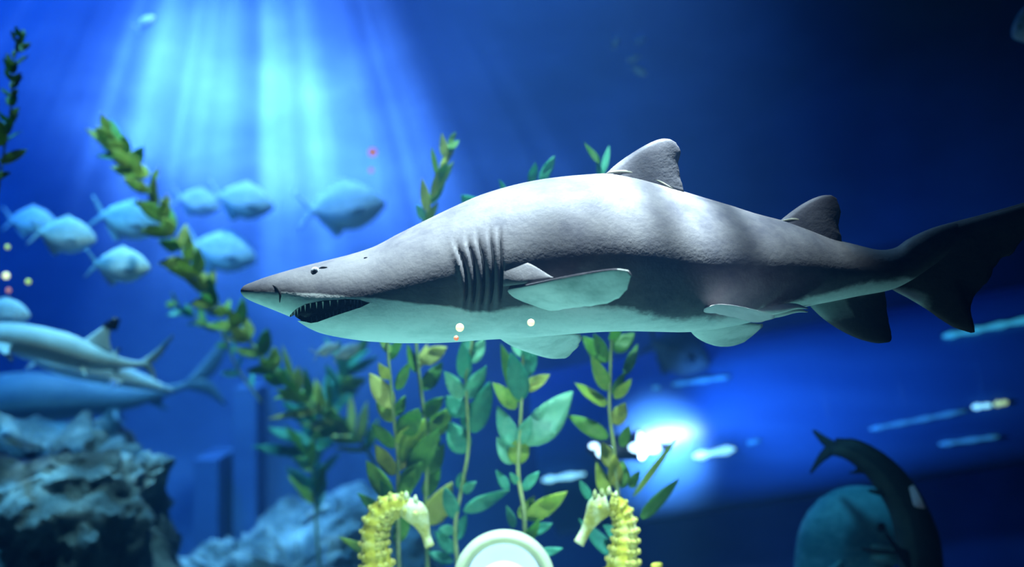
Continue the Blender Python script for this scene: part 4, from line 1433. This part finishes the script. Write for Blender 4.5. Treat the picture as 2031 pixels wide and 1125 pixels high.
def on_tunnel(px, py, Y, lift):
    """point of the tunnel's near side seen at (px, py); Y if the tunnel is not there"""
    A, B, ax, up, sd, R = TUN
    o = Vector((0, 0, CAMZ))
    d = (P(px, py, 1.0) - o).normalized()
    oc = o - A
    d2, o2 = d - ax * d.dot(ax), oc - ax * oc.dot(ax)
    a, b, c = d2.dot(d2), 2 * d2.dot(o2), o2.dot(o2) - (R + lift) ** 2
    k = b * b - 4 * a * c
    if k < 0:
        return P(px, py, Y)
    return o + d * ((-b - math.sqrt(k)) / (2 * a))


def strip(a, b, Y0, Y1, r, mat, label):
    p, q = on_tunnel(a[0], a[1], Y0, r), on_tunnel(b[0], b[1], Y1, r)
    root = empty('light_strip', (p + q) / 2)
    tag(root, label, 'light strip', 'light strips on the tunnel')
    n = max(4, int((q - p).length / 0.05))
    pts = [p.lerp(q, i / n) for i in range(n + 1)]
    rr = [r * (0.75 + 0.25 * math.sin(i * 2.1)) for i in range(n + 1)]
    rr[0] *= 0.5
    rr[-1] *= 0.5
    v, f = tube(pts, rr, 8)
    mesh('tube', v, f, M[mat], root)
    v, f = tube([p + Vector((0, 0.02, 0)), q + Vector((0, 0.02, 0))], [r * 0.9, r * 0.9], 6)
    mesh('mount', v, f, M['metal'], root)


strip((1076, 953), (1160, 940), 7.9, 7.9, 0.026, 'strip', 'short bright cyan light strip left of the kelp, lowest of the strips')
strip((1376, 906), (1458, 890), 7.35, 7.35, 0.032, 'strip', 'bright cyan light strip right of the white floodlight')
strip((1332, 763), (1446, 748), 7.0, 7.0, 0.020, 'strip_dim', 'dim blue light strip above the white floodlight')
strip((1294, 770), (1308, 767), 7.0, 7.0, 0.020, 'strip_dim', 'tiny dim blue light stub left of the dim strip above the floodlight')
strip((1870, 668), (2050, 632), 6.8, 6.7, 0.024, 'strip_mid', 'long cyan light strip touching the tail fin at the right edge')
strip((1928, 808), (1966, 804), 6.8, 6.8, 0.022, 'strip', 'short pale light strip at the right edge, left of the yellowish one')
strip((1972, 802), (1998, 798), 6.8, 6.8, 0.022, 'strip_warm', 'short yellowish light strip at the right edge below the long one')
strip((1725, 852), (1915, 815), 6.9, 6.8, 0.018, 'strip_dim', 'faint long blue light strip left of the short pale strips')
strip((1862, 882), (1980, 866), 6.8, 6.8, 0.018, 'strip_dim', 'faint blue light strip lowest at the right edge')
strip((1482, 880), (1506, 874), 7.35, 7.35, 0.020, 'strip_dim', 'tiny blue light stub right of the bright cyan strip')


# ------------------------------------------------------------------ underwater floodlight by the tunnel
def floodlight():
    c = P(1222, 888, 6.75)
    root = empty('floodlight', c)
    tag(root, 'dazzling white underwater floodlight behind the right kelp', 'floodlight')
    ax = (P(1500, 868, 6.5) - c).normalized()
    v, f = tube([c - ax * 0.16, c - ax * 0.13, c + ax * 0.10, c + ax * 0.15], [0.03, 0.07, 0.085, 0.10], 16)
    mesh('housing', v, f, M['metal'], root)
    rings = []
    for i, (p, t, u, s) in enumerate(frames([c + ax * d for d in (0.12, 0.155, 0.18, 0.195)])):
        r = (0.09, 0.085, 0.06, 0.01)[i]
        rings.append([p + u * r * math.sin(2 * math.pi * j / 16) + s * r * math.cos(2 * math.pi * j / 16) for j in range(16)])
    v, f = loft(rings)
    tag(mesh('lens', v, f, M['flood'], root), 'bright white lens')
    # side lamps of the same fixture
    for a, b, w in ((1178, 885, 0.022), (1200, 898, 0.040), (1262, 888, 0.034), (1296, 890, 0.034)):
        v, f = uv_ball(P(a, b, 6.62), w, 12, 8, (1.3, 1, 0.8))
        mesh('lamp_head', v, f, M['flood'], root)
    v, f = tube([P(1165, 892, 6.72), P(1330, 886, 6.72)], [0.025, 0.025], 8)
    mesh('bar', v, f, M['metal'], root)
    v, f = tube([c + Vector((0, 0.04, 0)), Vector((c.x, c.y + 0.04, FLOOR))], [0.025, 0.03], 8, Vector((0, 1, 0)))
    mesh('pole', v, f, M['metal'], root)
    spot('flood_beam', P(1262, 884, 6.45), P(1640, 815, 7.6), 300, (0.12, 0.34, 1.0), 75, 0.9, 0.06)
    spot('flood_core', P(1285, 888, 6.6), P(1300, 898, 7.7), 1300, (0.8, 0.78, 1.0), 46, 1.0, 0.08)


floodlight()


# ------------------------------------------------------------------ glass reflections, built as added glowing balls
def reflection(px, py, Y, r_px, mat, label):  # added glowing ball in the water where the glass reflects a light
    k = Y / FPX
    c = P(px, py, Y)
    root = empty('reflection', c)
    tag(root, label, 'reflection', 'small glass reflections built as glowing balls')
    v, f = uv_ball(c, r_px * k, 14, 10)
    mesh('glow_ball', v, f, M[mat], root)
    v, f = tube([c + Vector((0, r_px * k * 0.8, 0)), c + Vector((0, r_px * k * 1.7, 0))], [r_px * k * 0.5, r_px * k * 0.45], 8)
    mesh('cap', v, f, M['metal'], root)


reflection(912, 650, 3.1, 8, 'reflection_warm', 'warm yellow glass reflection before the shark belly, under the gill slits')
reflection(905, 671, 3.12, 5, 'reflection_red', 'small orange glass reflection just under the warm one below the gills')
reflection(1053, 640, 3.1, 7, 'reflection_warm', 'warm yellow glass reflection before the shark belly, under the pectoral fin')
reflection(739, 302, 7.0, 9, 'reflection_red', 'reddish glass reflection in the light rays, upper of two')
reflection(736, 338, 7.0, 5, 'reflection_red', 'reddish glass reflection in the light rays, lower of two')
reflection(12, 547, 6.0, 6.5, 'reflection_warm', 'bright warm glass reflection at the left edge')
reflection(15, 490, 6.0, 4.5, 'reflection_yellow', 'yellow glass reflection at the left edge, topmost')
reflection(56, 559, 6.0, 5, 'reflection_yellow', 'yellow glass reflection standing off to the right of the left edge reflections')
reflection(17, 576, 6.0, 4.5, 'reflection_red', 'red glass reflection at the left edge, lowest')
